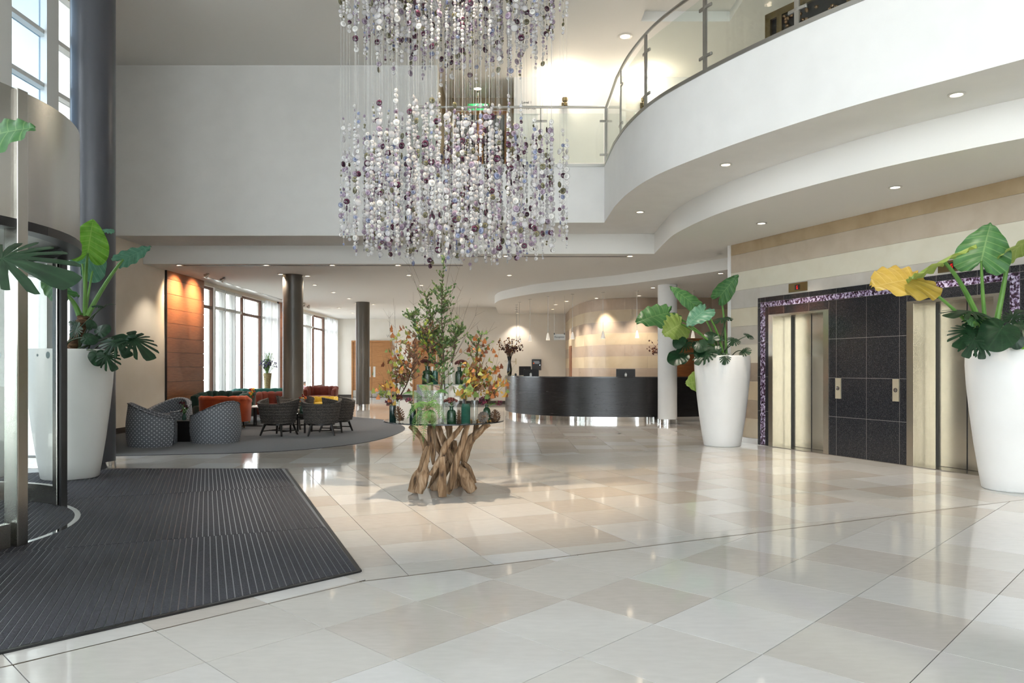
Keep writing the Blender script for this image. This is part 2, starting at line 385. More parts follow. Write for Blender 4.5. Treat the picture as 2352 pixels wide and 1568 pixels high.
wbox('baseboard_reception',-2.6,2.0,27.91,27.95,0,.12,m='grout')
wbox('baseboard_left',XW,XW+.02,11.6,17.3,0,.12,m='grout')
# ---------------------------------------------------------------- lift wall (local frame: x along wall to the right, y into wall)
LM=Matrix(((LU.x,LN.x,0,liftA.x),(LU.y,LN.y,0,liftA.y),(0,0,1,0),(0,0,0,1)))
def lbox(mb,u0,u1,n0,n1,z0,z1): mb.T=LM; mb.box(u0,u1,n0,n1,z0,z1); return mb
lb=MB()
for u0,u1,z0,z1 in((-.77,.28,0,ZC),(.28,1.632,2.27,ZC),(1.632,3.04,0,ZC),(3.04,4.384,2.27,ZC),(4.384,14,0,ZC)): lbox(lb,u0,u1,.03,.5,z0,z1)
liftwall=lb.build('wall_right_lifts',M['cream'],kind='structure')
lbox(MB(),-.83,-.77,-.012,.5,0,ZC).build('trim_3_wall_end',M['white'],kind='structure')
bandz=[0,.1,.445,.777,1.11,1.443,1.775,2.11,2.44,2.77,3.105,3.43,ZC]
bt=[('#b9a98f','#c6b79e'),('#c5b79f','#d0c4ad'),('#9f8d77','#ad9c86'),('#c0ad8c','#cbb99a'),('#93806a','#a3917b'),('#d2c9b4','#dad2bf'),('#bdb3a4','#c7beb0'),('#d3c8ae','#dbd2bb'),('#bfb9b0','#cac5bd'),('#d9d3bf','#e0dbc9'),('#b8aa97','#c4b7a5'),('#ab9676','#b7a384')]
bm_=[nmat('polished_plaster_%s'%n,[(.3,a),(.7,b)],3.5,.3,8,spec=.4,rr=(.22,.5),dist=.5) for n,(a,b) in zip(('umber','oat','brown','ochre','walnut','linen','pewter','straw','silver','cream','mushroom','gold'),bt)]
def subtract(r,h):
    u0,u1,z0,z1=r;a0,a1,b0,b1=h
    if a1<=u0 or a0>=u1 or b1<=z0 or b0>=z1: return [r]
    o=[]
    if a0>u0: o.append((u0,a0,z0,z1))
    if a1<u1: o.append((a1,u1,z0,z1))
    m0,m1=max(u0,a0),min(u1,a1)
    if b0>z0: o.append((m0,m1,z0,b0))
    if b1<z1: o.append((m0,m1,b1,z1))
    return o
GT=2.58
for i in range(12):
    for (u0,u1) in((-.77,4.664),(4.664,7.6)):
        for r in subtract((u0,u1,bandz[i],bandz[i+1]),(0,4.664,0,GT)):
            if r[1]-r[0]>.02 and r[3]-r[2]>.01: lbox(MB(),r[0]+.001,r[1]-.001,.018,.031,r[2]+.0015,r[3]-.0015).build('plaster_panel',bm_[i],liftwall)
lbox(MB(),-.77,0,.005,.03,0,.1).build('plinth',M['steel'],liftwall)
holes=[(.28,1.632,-1,2.267),(3.04,4.384,-1,2.267)]
mos=[(.07,.19,0,2.405),(.07,4.594,2.405,2.495),(4.474,4.594,0,2.405)]
ucuts=[0,.07,.19,.64,1.21,1.78,2.35,2.92,3.49,4.06,4.474,4.594,4.664]; zc=[0,.6,1.2,1.8,2.405,2.495,GT]
for i in range(len(ucuts)-1):
    for j in range(len(zc)-1):
        rs=[(ucuts[i],ucuts[i+1],zc[j],zc[j+1])]
        for h in holes+mos: rs=[x for r in rs for x in subtract(r,h)]
        for r in rs:
            if r[1]-r[0]>.008 and r[3]-r[2]>.008: lbox(MB(),r[0]+.0025,r[1]-.0025,-.012,-.006,r[2]+.0025,r[3]-.0025).build('granite_tile',M['granite'],liftwall)
rs=[(0,4.664,0,GT)]
for h in holes: rs=[x for r in rs for x in subtract(r,h)]
gb=MB()
for r in rs: lbox(gb,r[0],r[1],-.0104,.031,r[2],r[3])
gb.build('granite_backing',mat('granite_grout','#8a8782',.7),liftwall)
mm=nmat('purple_glass_mosaic',[(.36,'#1b0f19'),(.46,'#4a2f45'),(.53,'#8f80a3'),(.62,'#cfc8de')],30,.12,5,(1,1,1),spec=.6,dist=.4)
k=0
for u0,u1,z0,z1 in mos:
    if u1-u0>1: segs=[(a,b,z0,z1) for a,b in zip([.07,.64,1.21,1.78,2.35,2.92,3.49,4.06],[.64,1.21,1.78,2.35,2.92,3.49,4.06,4.594])]
    else: segs=[(u0,u1,a,b) for a,b in((0,.6),(.6,1.2),(1.2,1.8),(1.8,2.405))]
    for s in segs: lbox(MB(),s[0]+.001,s[1]-.001,-.014,.031,s[2]+.001,s[3]-.001).build('mosaic_strip',mm,liftwall)
lbox(MB(),0,4.664,-.02,0,.0,.008).build('threshold_strip',M['steel'],liftwall)
def dotglyph(mb,u,z,s,ch,n=-.0):
    F={'G':["111","100","101","101","111"]}[ch]
    for r,row in enumerate(F):
        for c,x in enumerate(row):
            if x=='1': lbox(mb,u+c*s,u+(c+.8)*s,n-.004,n,z-(r+.85)*s*1.15,z-r*s*1.15)
M['led']=mat('red_led','#300404',.4,emit='#ff1a10',es=1.2); M['gold']=mat('brass_plate','#8d7c58',.3,1.0)
rl=M['doorsteel']
for (u0,side) in((.28,'beside the striped wall end'),(3.04,'nearer the right edge, partly behind the planter')):
    u1=u0+1.352 if u0<1 else 4.384
    t=thing('lift',LM@V(((u0+u1)/2,0,0)),'stainless steel lift doorway '+side,'lift')
    f=MB(); lbox(f,u0,u0+.105,-.02,.37,0,2.267); lbox(f,u1-.108,u1,-.02,.37,0,2.267); lbox(f,u0+.105,u1-.108,-.02,.37,2.235,2.267); f.build('door_frame',M['doorsteel'],t)
    um=u0+.105+(u1-u0-.213)*.47
    lbox(MB(),u0+.108,um-.006,.34,.365,.008,2.232).build('door_panel',M['doorsteel'],t)
    lbox(MB(),um+.006,u1-.111,.325,.35,.008,2.232).build('door_panel',M['doorsteel'],t)
    lbox(MB(),u0+.1,u0+.2,.30,.38,.0,2.235).build('jamb_post',M['doorsteel'],t)
    lbox(MB(),um-.005,um+.005,.318,.366,.008,2.232).build('door_seam',M['black'],t)
    lbox(MB(),u0+.105,u0+.108,-.012,.30,.004,2.235).build('reveal_lining',rl,t)
    lbox(MB(),u0+.108,u1-.108,-.012,.33,2.229,2.235).build('head_lining',rl,t)
    lbox(MB(),u0+.196,u0+.204,.296,.345,.004,2.23).build('jamb_seam',M['black'],t)
    lbox(MB(),u0+.1,u1-.1,.0,.37,-.002,.004).build('sill',M['steel'],t)
    lbox(MB(),u0,u1,.37,.5,0,2.3).build('shaft_cover',M['black'],t)
    uc=u0+.464 if u0<1 else u0+.464
    d=thing('lift_indicator',LM@V((uc+.2,0,2.607)),'red G floor indicator above the lift '+side,'lift indicator')
    lbox(MB(),uc,uc+.411,-.0,.02,2.607,2.753).build('plate',M['gold'],d)
    s=lbox(MB(),uc+.15,uc+.26,-.006,.0,2.636,2.722).build('screen',M['black'],d)
    g=MB(); dotglyph(g,uc+.19,2.705,.0105,'G',-.006); g.build('digit',M['led'],d)
for u,lab in((1.775,'left'),(2.815,'right')):
    t=thing('lift_call_plate',LM@V((u+.05,-.012,.882)),'brass lift call plate on the black granite, %s of the pair'%lab,'call button')
    lbox(MB(),u,u+.105,-.026,-.012,.882,1.196).build('plate',mat('call_plate_brass_%s'%lab,'#e2d8bf',.42,.9),t)
    b=MB(); b.T=LM@Matrix.Translation((u+.052,-.026,1.04))@Matrix.Rotation(PI/2,4,'X'); b.lathe([(.022,0),(.022,.006),(.014,.007),(.013,.012),(0.001,.012)],20); b.build('button',M['chrome'],t,smooth=True)
    b=MB(); b.T=LM@Matrix.Translation((u+.052,-.027,1.04))@Matrix.Rotation(PI/2,4,'X'); b.lathe([(.024,0),(.03,0),(.03,.004),(.024,.004)],20,cap0=False,cap1=False); b.build('button_ring',M['black'],t,smooth=True)
# ---------------------------------------------------------------- gold plaster wall behind reception
gp=[V(p) for p in catmull([(2.02,27.95,0),(2.02,26.4,0),(2.02,24.97,0),(2.22,23.0,0),(2.655,21.95,0),(3.42,21.5,0),(4.19,21.45,0),(5.5,21.45,0),(7.0,21.45,0),(9.0,21.45,0)],6)]
go=[];gi=[]
for i,p in enumerate(gp):
    t=(gp[min(i+1,len(gp)-1)]-gp[max(i-1,0)]).normalized(); n=V((t.y,-t.x,0))
    if n.x>0 and i<12: n=-n
    n=V((-abs(t.y),-abs(t.x),0)) ; gi.append(p-n*.25); go.append(p)
goldwall=MB().prism([(p.x,p.y) for p in go]+[(p.x,p.y) for p in gi[::-1]],0,ZK).build('wall_reception_gold',M['cream'],kind='structure')
gc=[('#c7b393','#d2c0a3'),('#b39f8b','#c0ae9b'),('#d0bd9c','#dacaad'),('#a8937f','#b7a490')]
gm=[nmat('gold_plaster_%s'%n,[(.3,a),(.7,b)],2.2,.25,9,spec=.5,rr=(.18,.5),dist=1.2) for n,(a,b) in zip(('honey','rose','sand','clay'),gc)]
dist=[0]
for a,b in zip(go,go[1:]): dist.append(dist[-1]+(b-a).length)
nb=10; bh=ZK/nb
for k in range(nb):
    cuts=[(k%2)*.6+1.25*i for i in range(0,10)]; cuts=[c for c in cuts if c<dist[-1]]
    if cuts[0]>0: cuts=[0]+cuts
    cuts.append(dist[-1])
    for a,b in zip(cuts,cuts[1:]):
        def at(d):
            for i in range(len(go)-1):
                if dist[i+1]>=d: 
                    t=(d-dist[i])/(dist[i+1]-dist[i]); p=go[i].lerp(go[i+1],t); q=(gi[i]-go[i]).lerp(gi[i+1]-go[i+1],t).normalized(); return p,q
            return go[-1],(gi[-1]-go[-1]).normalized()
        ds=[a+.002]+[d for d in dist if a+.01<d<b-.01]+[b-.002]
        if b-a<.05: continue
        pr=[at(d) for d in ds]
        MB().prism([tuple((p-q*.01)[:2]) for p,q in pr]+[tuple((p+q*.005)[:2]) for p,q in pr[::-1]],k*bh+.0015,(k+1)*bh-.0015).build('plaster_panel',gm[(1,3,1)[int(a*1.7)%3] if k%2 else (0,2,0)[int(a*1.3)%3]],goldwall,smooth=30)
# ---------------------------------------------------------------- columns
def column(x,y,r,z1,m,label,name='column',base=True):
    t=thing(name,(x,y,0),label,'column')
    MB().lathe([(r,.10 if base else 0),(r,z1)],48,(x,y,0)).build('shaft',m,t,smooth=True)
    if base: MB().lathe([(r+.004,0),(r+.004,.105)],48,(x,y,0)).build('base_ring',M['chrome'],t,smooth=True)
column(-5.62,9.99,.269,ZT,mat('blue_reflection_column_paint','#42444b',.33),'tall dark column beside the revolving door')  # cooler than the other columns: a blue reflection is put into the colour
column(-5.37,18.25,.245,ZC,M['col'],'dark column standing among the lounge chairs')
column(-5.17,25.8,.235,ZC,M['col'],'far dark column in front of the wooden double door')
column(3.81,18.25,.233,ZK,M['white'],'white column at the end of the reception desk')
# ---------------------------------------------------------------- glazed entrance facade
XF=-6.45; fac=thing('window_1',(XF,3,0),None,None,kind='structure')
M['mull']=mat('white_mullion','#dcdcd8',.45)
ys=[9.20+.965*i for i in range(-22,3)]
for y in ys:
    MB().box(XF,XF+.17,y-.03,y+.06,0,ZT).build('mullion',M['mull'],fac)
    MB().box(XF+.14,XF+.175,y-.12,y+.14,0,ZT).build('mullion_cap',M['mull'],fac)
zs=[2.6,3.73,4.45,5.17,5.89,6.61]
fm=M['sheer']
M['texglass']=glassmat('textured_blue_glass',(.80,.90,.99),.7)
for a,b in zip(ys,ys[1:]):
    for z in zs: MB().box(XF,XF+.13,a+.06,b-.03,z-.03,z+.03).build('transom',M['mull'],fac)
    zz=[0]+zs+[ZT]
    for z0,z1 in zip(zz,zz[1:]):
        if z0<3 and 4.1<(a+b)/2<7.8: continue
        MB().box(XF+.01,XF+.03,a+.06,b-.03,z0+.03,z1-.03).build('pane',M['texglass'] if (z0>3.5 and 8.9<a<9.5) else fm,fac)
fac2=thing('window_4_unseen',(1.3,-12.1,0),None,None,kind='structure')  # unseen glazing behind the camera, added and widened for more daylight inside
for i in range(15):
    x=-6.4+i*1.1; MB().box(x-.04,x+.04,-12.25,-12.05,0,ZT).build('mullion',M['mull'],fac2)
    if i<14:
        for z0,z1 in((.05,2.57),(2.63,5.14),(5.2,ZT)): MB().box(x+.04,x+1.1-.04,-12.16,-12.15,z0,z1).build('pane',fm,fac2)
        for z in(2.6,5.17): MB().box(x+.04,x+1.1-.04,-12.22,-12.08,z-.03,z+.03).build('transom',M['mull'],fac2)
# ---------------------------------------------------------------- lounge windows
def lounge_window(n,segs,name):
    t=thing(name,(XW,(segs[0][0]+segs[-1][1])/2,0),None,None,kind='structure')
    for y0,y1,k in segs:
        if k=='t':
            f=MB()
            for b in((y0,y0+.07,.55,3.52),(y1-.07,y1,.55,3.52),(y0+.07,y1-.07,3.45,3.52),(y0+.07,y1-.07,2.94,3.02),(y0+.07,y1-.07,.55,.64)): f.box(XW-.09,XW-.02,*b)
            f.build('timber_frame',M['timber'],t)
            MB().box(XW-.2,XW-.02,y0,y1,.12,.55).build('spandrel',M['mull'],t)
            for z0,z1 in((.64,2.93),(3.03,3.43)): MB().box(XW-.09,XW-.075,y0+.07,y1-.07,z0,z1).build('pane',M['sheer'],t)
            MB().box(XW-.30,XW-.25,(y0+y1)/2-.03,(y0+y1)/2+.03,.1,3.52).build('outer_mullion',M['mull'],t)
        else:
            f=MB(); f.box(XW-.18,XW,y0-.03,y0+.03,.12,3.54); f.build('mullion',M['mull'],t)
            for z in(3.0,3.5): MB().box(XW-.18,XW-.02,y0+.03,y1-.03,z-.04,z+.04).build('transom',M['mull'],t)
            for z0,z1 in((.12,2.96),(3.04,3.46)): MB().box(XW-.09,XW-.075,y0+.03,y1-.03,z0,z1).build('pane',M['sheer'],t)
            MB().box(XW-.3,XW-.26,y1-.16,y1-.10,.1,3.5).build('outer_mullion',M['mull'],t)
    return t
lounge_window(2,[(19.45,20.18,'t'),(20.27,21.0,'w'),(21.0,21.76,'w'),(21.76,22.36,'w'),(22.36,24.05,'t'),(24.1,24.85,'w'),(24.85,25.6,'w')],'window_2')  # last two bays are added behind the curtain to backlight it
lounge_window(3,[(28.62,29.9,'w'),(29.9,30.4,'w'),(30.4,32.1,'t'),(32.15,33.2,'w'),(33.2,34.2,'w')],'window_3')  # last two bays added so the corner curtain is backlit too
M['voile']=glassmat('voile',(.9,.9,.9),0)
N=M['voile'].node_tree.nodes; L=M['voile'].node_tree.links
d=N.new('ShaderNodeBsdfTranslucent'); d.inputs[0].default_value=(.9,.92,.95,1); dd=N.new('ShaderNodeBsdfDiffuse'); dd.inputs[0].default_value=(.9,.92,.95,1)
m1=N.new('ShaderNodeMixShader'); L.new(d.outputs[0],m1.inputs[1]); L.new(dd.outputs[0],m1.inputs[2])
m2=[n for n in N if n.type=='MIX_SHADER' and n!=m1][0]; 
for l in list(m2.inputs[0].links)+list(m2.inputs[2].links): L.remove(l)
m2.inputs[0].default_value=.55; L.new(m1.outputs[0],m2.inputs[2])
def curtain(y0,y1,lab,z0=.05,z1=3.55,x=XW+.08):
    n=int((y1-y0)/.03)
    fn=lambda u,v:(x+.035*math.sin(u*n*.55)+.015*math.sin(u*n*.21),lerp(y0,y1,u),lerp(z0,z1,v))
    MB().grid(fn,n,2).build('sheer_curtain',M['voile'],None,lab,'curtain',smooth=True)
curtain(24.15,25.6,'white sheer curtain hanging beside the tall wicker floor vase')
curtain(32.15,34.2,'white sheer curtain in the far corner of the lounge')
# ---------------------------------------------------------------- wood panelling
def woodpanel(y0,y1,lab):
    t=thing('wood_panel',(XW+.03,(y0+y1)/2,0),lab,'wall panel')
    z=[0,.342,.686,1.03,1.375,1.72,2.06,2.407,2.74,3.09,3.437,ZC]
    MB().box(XW+.001,XW+.02,y0,y1,0,ZC).build('backing',M['black'],t)
    for a,b in zip(z,z[1:]): MB().box(XW+.018,XW+.045,y0+.012,y1,a+.004,b-.004).build('plank',M['woodpanel'],t)
    MB().box(XW+.001,XW+.045,y0-.012,y0,0,ZC).build('edge_trim',M['black'],t)
woodpanel(17.34,19.43,'red-brown plank wall panel lit by spotlights behind the green sofa')
woodpanel(25.63,27.6,'red-brown plank wall panel behind the dark lounge column')
# ---------------------------------------------------------------- doors in the back wall
def dbl_door(n,x0,x1,name):
    t=thing(name,((x0+x1)/2,34.4,0),None,None,kind='structure')
    y=34.46; z1=2.62
    f=MB()
    for b in((x0,x0+.06,0,z1),(x1-.06,x1,0,z1),(x0+.06,x1-.06,z1-.06,z1)): f.box(b[0],b[1],y-.06,y+.04,b[2],b[3])
    f.build('door_frame',M['oak'],t)
    xm=(x0+x1)/2
    for a,b,s in((x0+.06,xm-.004,1),(xm+.004,x1-.06,-1)):
        lf=MB().box(a,b,y,y+.03,.01,z1-.06).build('leaf',M['oak'],t)
        MB().box(a+.01,b-.01,y-.008,y,.01,.32).build('kick_plate',M['steel'],lf)
        hx=b-.16 if s>0 else a+.06
        MB().box(hx,hx+.1,y-.012,y,.93,1.42).build('push_plate',M['trimring'],lf)
dbl_door(1,-7.42,-5.55,'door_1'); dbl_door(2,-4.6,-3.0,'door_2')
def text(body,size,mtx,m,parent,name='lettering',ext=.002):
    c=bpy.data.curves.new(name,'FONT'); c.body=body; c.size=size; c.extrude=ext; c.align_x='CENTER'; c.align_y='CENTER'; c.resolution_u=3
    o=bpy.data.objects.new(name,c); COL.objects.link(o)
    dg=bpy.context.evaluated_depsgraph_get(); me=bpy.data.meshes.new_from_object(o.evaluated_get(dg)); bpy.data.objects.remove(o); bpy.data.curves.remove(c)
    me.materials.clear(); me.materials.append(m)
    return inst(name,me,parent,mtx)
FACE=Matrix.Rotation(PI/2,4,'X')   # text facing -Y
M['greytext']=mat('grey_lettering','#a8a49c',.5); M['blacktext']=mat('black_lettering','#2a2a2a',.5)
t=text('WIND',.2,Matrix.Translation((-5.53,34.49,2.82))@FACE,M['greytext'],None,'wall_lettering'); tag(t,'pale grey capital letters on the back wall beside the double door','sign')
# ---------------------------------------------------------------- upper corridor: doors, exit sign, room sign, sconces
t=thing('door_3',(-.72,16.9,ZF),None,None,kind='structure')
M['darkglass']=mat('dark_door_glass','#2b2724',.1,0,.6)
for a,b in((-1.33,-.74),(-.70,-.12)):
    lf=MB().box(a,b,16.93,16.97,ZF+.01,7.18).build('leaf',M['darkglass'],t)
    f=MB()
    for q in((a,a+.05,ZF+.01,7.18),(b-.05,b,ZF+.01,7.18),(a+.05,b-.05,7.1,7.18),(a+.05,b-.05,ZF+.01,ZF+.16)): f.box(q[0],q[1],16.9,16.93,q[2],q[3])
    f.build('leaf_frame',M['oak'],lf)
t=thing('exit_sign',(-.75,16.5,7.18),'green running-man exit sign hanging in the upper corridor','exit sign')
MB().box(-.98,-.52,16.48,16.5,7.06,7.2).build('panel',mat('exit_green','#0f8a4a',.4,emit='#12a355',es=.3),t)
wt=mat('exit_white','#ffffff',.4,emit='#ffffff',es=.3)
g=MB()
g.box(-.62,-.54,16.474,16.48,7.075,7.185)
for a in(((-.86,7.13),(-.80,7.15)),((-.80,7.15),(-.75,7.12)),((-.86,7.13),(-.90,7.09)),((-.84,7.13),(-.80,7.09))):
    g.tube([(a[0][0],16.477,a[0][1]),(a[1][0],16.477,a[1][1])],.012,6)
g.lathe([(.016,-.003),(.016,.003)],10,(-.79,16.477,7.175)); g.build('pictogram',wt,t)
MB().box(-.755,-.745,16.485,16.495,7.2,ZT).build('hanger',M['steel'],t)
t=thing('room_sign',(.33,15.69,6.8),'clear wall sign with level and room numbers beside the corridor','sign')
p=PX(1212,242,15.69); p2=PX(1187,222,15.69); p3=PX(1240,262,15.69)
MB().box(p2.x,p3.x,15.685,15.70,p3.z,p2.z).build('plate',M['white'],t)
text('Level 1',.075,Matrix.Translation((PX(1210,235,15.68).x,15.683,PX(1210,235,15.68).z))@FACE,M['blacktext'],t)
text('153-168',.075,Matrix.Translation((PX(1217,248.5,15.68).x,15.683,PX(1217,248.5,15.68).z))@FACE,M['blacktext'],t)
ar=PX(1197,248.5,15.68); a_=MB(); a_.box(ar.x-.005,ar.x+.005,15.678,15.684,ar.z-.04,ar.z+.03); a_.prism([(ar.x-.02,0),(ar.x+.02,0),(ar.x,.03)],0,.001)
a_=MB(); a_.box(ar.x-.005,ar.x+.005,15.678,15.684,ar.z-.04,ar.z+.02); a_.add([(ar.x-.022,15.68,ar.z+.01),(ar.x+.022,15.68,ar.z+.01),(ar.x,15.68,ar.z+.04)],[(0,1,2)]); a_.build('arrow',M['blacktext'],t)
M['shade']=mat('frosted_shade','#ffffff',.6,emit='#fff0d8',es=9)
def spot(name,parent,loc,target,power,ang,col=(1,.83,.62),blend=.6,r=.04):
    l=bpy.data.lights.new(name,'SPOT'); l.energy=power; l.spot_size=rad(ang); l.spot_blend=blend; l.color=col; l.shadow_soft_size=r
    o=bpy.data.objects.new(name,l); COL.objects.link(o)
    d=(V(target)-V(loc)); m=Matrix.Translation(V(loc))@d.to_track_quat('-Z','Y').to_matrix().to_4x4()
    o.matrix_basis=m
    if parent: o.parent=parent; o.matrix_parent_inverse=WM[parent].inverted()
    return o
def point(name,parent,loc,power,col=(1,.85,.65),r=.08):
    l=bpy.data.lights.new(name,'POINT'); l.energy=power; l.color=col; l.shadow_soft_size=r
    o=bpy.data.objects.new(name,l); COL.objects.link(o); o.matrix_basis=Matrix.Translation(V(loc))
    if parent: o.parent=parent; o.matrix_parent_inverse=WM[parent].inverted()
for px,lab in((1297,'left of the two by the gallery railing'),(1478,'seen through the curved glass balustrade')):
    p=PX(px,240,15.62); t=thing('wall_sconce',(p.x,15.7,p.z),'brass wall sconce with a glowing shade, '+lab,'wall lamp')
    MB().bbox(p.x-.06,p.x+.06,15.66,15.7,p.z-.06,p.z+.06,.008).build('back_plate',M['gold'],t)
    a=MB(); a.tube([(p.x,15.68,p.z),(p.x,15.58,p.z-.02),(p.x,15.56,p.z+.05)],.015,8); a.lathe([(.05,.04),(.06,.06),(.06,.12),(.0,.12)],16,(p.x,15.56,p.z)); a.build('holder',M['gold'],t,smooth=True)
    MB().lathe([(.055,.12),(.085,.2),(.09,.36),(.085,.36)],20,(p.x,15.56,p.z),cap1=False).build('lamp_shade',M['shade'],t,smooth=True)
    point('sconce_light',t,(p.x,15.50,p.z+.3),90,r=.1)
# ---------------------------------------------------------------- downlights
def downlight(x,y,z,label,power=0,ang=95,col=(1,.88,.74),r=.055,glow='lamp'):
    t=thing('downlight',(x,y,z-.008),label,'downlight','recessed ceiling downlights')
    MB().lathe([(r,0),(r*1.45,-.002),(r*1.5,-.008),(r*1.05,-.012),(r,-.002)],24,(x,y,z),cap0=False,cap1=False).build('trim_ring',M['trimring'],t,smooth=True)
    MB().lathe([(r,0),(r,-.004)],20,(x,y,z)).build('lamp_disc',M[glow],t)
    if power: spot('downlight_beam',t,(x,y,z-.03),(x,y,0),power,ang,col)
PW=215
def dl(px,py,z,lab,pw=1.0,**k):
    p=PX(px,py,(z-CAMZ)*FPX/(HOR-py)); downlight(p.x,p.y,z,'recessed downlight '+lab,PW*pw,**k)
dl(412,608.5,ZC,'at the left end of the air slot over the lounge edge',.6)
for px,l in((612,'first'),(763.5,'second'),(914,'third')): dl(px,608.5,ZC,'over the lounge edge, %s in the front row'%l)
dl(1163,587.5,ZC,'on the ceiling edge right above the tall twig of the flower table'); dl(1447,587.5,ZC,'at the right end of the air slot under the curved balcony')
dl(939,631.5,ZC,'left of the flower table top'); dl(1170,631.5,ZC,'between the flower table top and the reception canopy')
dl(967.7,654.6,ZC,'behind the upper twigs, second row',.8); dl(988.7,671.7,ZC,'behind the upper twigs, third row',.8); dl(936.8,707,ZC,'near the back wall above the second wooden door',.8)
dl(645,629,ZC,'just left of the dark lounge column top',1.0); dl(706,633,ZC,'just right of the dark lounge column top',1.0)
dl(723,653.8,ZC,'second in the row right of the lounge column',.8); dl(766,671,ZC,'third in the row right of the lounge column',.8); dl(802,685,ZC,'last in the row just before the far dark column',.8)
dl(779,706.7,ZC,'left of the far dark column, upper of two',.8); dl(810,718,ZC,'left of the far dark column, lower of two',.8)
dl(818,696.5,ZC,'touching the left of the far dark column top',.8); dl(857.5,698.7,ZC,'just right of the far dark column top',.8)
for px,py,l in((1188,719,'at the back over the black vase'),(1270,709.5,'left of the gold wall, lower of the pair'),(1276,698.7,'left of the gold wall, upper of the pair'),(1301.5,691,'at the rounded corner of the gold wall'),(1370,684,'washing the middle of the gold wall'),(1468,678.5,'washing the gold wall behind the leaves'),(1500,660,'in front of the white column top'),(1655,627,'by the white end of the lift wall')):
    dl(px,py,ZK,'in the reception canopy '+l,.5 if px<1190 else 1.1)
for px,py,l in((1470,486,'smallest'),(1667,377,'middle'),(2197,216,'largest')): dl(px,py,ZS,'under the curved balcony, the %s of three in view'%l,.7)
dl(1749,512,ZC,'over the planter by the first lift',1.0,glow='lampcool'); dl(2056,429,ZC,'over the second lift',1.0,glow='lampcool')
dl(1436,83,ZT,'alone in the high atrium ceiling',1.5,r=.09); dl(1097,203,ZT,'in the upper corridor',.3,r=.08)
# track-like cone spots on the lounge ceiling
def cone_spot(px,py,lab,target,power):
    p=PX(px,py,(ZC-CAMZ)*FPX/(HOR-py)); t=thing('cone_spotlight',(p.x,p.y,ZC),'silver cone spotlight on the lounge ceiling '+lab,'spotlight')
    d=(V(target)-p).normalized(); q=V((0,0,1)).rotation_difference(d).to_matrix().to_4x4()
    c=p+V((0,0,-.055)); b=MB(); b.T=Matrix.Translation(c)@q; b.lathe([(.012,-.07),(.04,-.025),(.062,.05),(.055,.05),(.015,-.015)],20,cap1=False); b.build('cone_head',M['steel'],t,smooth=True)
    b=MB(); b.T=Matrix.Translation(c)@q; b.lathe([(.052,.035),(.052,.04)],16); b.build('lamp_disc',M['lamp'],t)
    MB().tube([(p.x,p.y,ZC),(p.x,p.y,ZC-.05)],.012,8).build('stem',M['steel'],t)
    spot('cone_beam',t,c+d*.09,target,power,84,(1,.74,.48),1.0)
cone_spot(475,627,'nearer the wood panel',(XW,17.75,3.05),420); cone_spot(512,637,'right of the other near the wood panel',(XW,18.75,3.05),420)
cone_spot(698,695,'far back, left of two beside the column',(XW,26.3,2.6),60); cone_spot(709,700,'far back, right of two beside the column',(XW,27.2,2.6),60)
# ---------------------------------------------------------------- balustrade
bal=thing('balustrade',(1.7,13.73,ZF),'curved steel and glass balustrade along the gallery edge','railing')
path=[V((-1.9,13.75,0)),V((1.74,13.75,0))]
crv=[V((p.x+.035,p.y,0)) for p in balc3]
full=[V((-1.9,13.76,0)),V((-1,13.76,0)),V((0,13.76,0)),V((1.0,13.76,0)),V((1.74,13.76,0)),V((1.74,13.1,0))]+crv
MB().tube([p+V((0,0,ZF+1.08)) for p in full[:5]],.024,10).build('handrail',M['railsteel'],bal,smooth=True)
MB().tube([p+V((0,0,ZF+1.08)) for p in full[4:]],.024,10).build('handrail',M['railsteel'],bal,smooth=True)
MB().tube([V((-1.9,13.76,ZF+1.08)),V((-1.9,15.08,ZF+1.08))],.024,10).build('handrail',M['railsteel'],bal,smooth=True)
bt_=MB(); bt_.box(-1.95,1.72,13.715,13.80,ZF-.03,ZF+.02)
bt_.build('base_trim',M['railsteel'],bal)
e=[V((1.695,13.73,0)),V((1.69,13.0,0))]+[V((p.x-.012,p.y,0)) for p in balc3]
bb=MB(); bb.prism([(p.x,p.y) for p in e]+[(p.x+.07,p.y) for p in e[::-1]],ZF-.03,ZF+.02); bb.build('base_trim',M['railsteel'],bal,smooth=30)
def oncurve(y):
    for a,b in zip(crv,crv[1:]):
        if (a.y-y)*(b.y-y)<=0 and a.y!=b.y: return a.lerp(b,(a.y-y)/(a.y-b.y))
    return V((1.74,y,0))
posts=[V((-1.9,13.76,0)),V((1.74,13.76,0))]+[oncurve(y) for y in(12.05,10.75,9.42,8.18,7.1,6.1)]
def clampbar(mb,c,d,L=.07):
    n=V((-d.y,d.x,0)); mb.T=Matrix(((d.x,n.x,0,c.x),(d.y,n.y,0,c.y),(0,0,1,c.z),(0,0,0,1)))
    mb.bbox(-L,L,-.014,.014,-.022,.022,.01)
def panel(a,b,clampmid=False):
    d=(b-a); l=d.length; d.normalize(); n=V((-d.y,d.x,0))*.006
    p=a+d*.05;q=b-d*.05
    g=MB().prism([tuple((p-n)[:2]),tuple((q-n)[:2]),tuple((q+n)[:2]),tuple((p+n)[:2])],ZF+.05,ZF+.96).build('glass_panel',M['gglass'],bal)
    for c in(p,q):
        for z in(ZF+.2,ZF+.82):
            k=MB(); clampbar(k,V((c.x,c.y,z)),d); k.build('clamp',M['railsteel'],g)
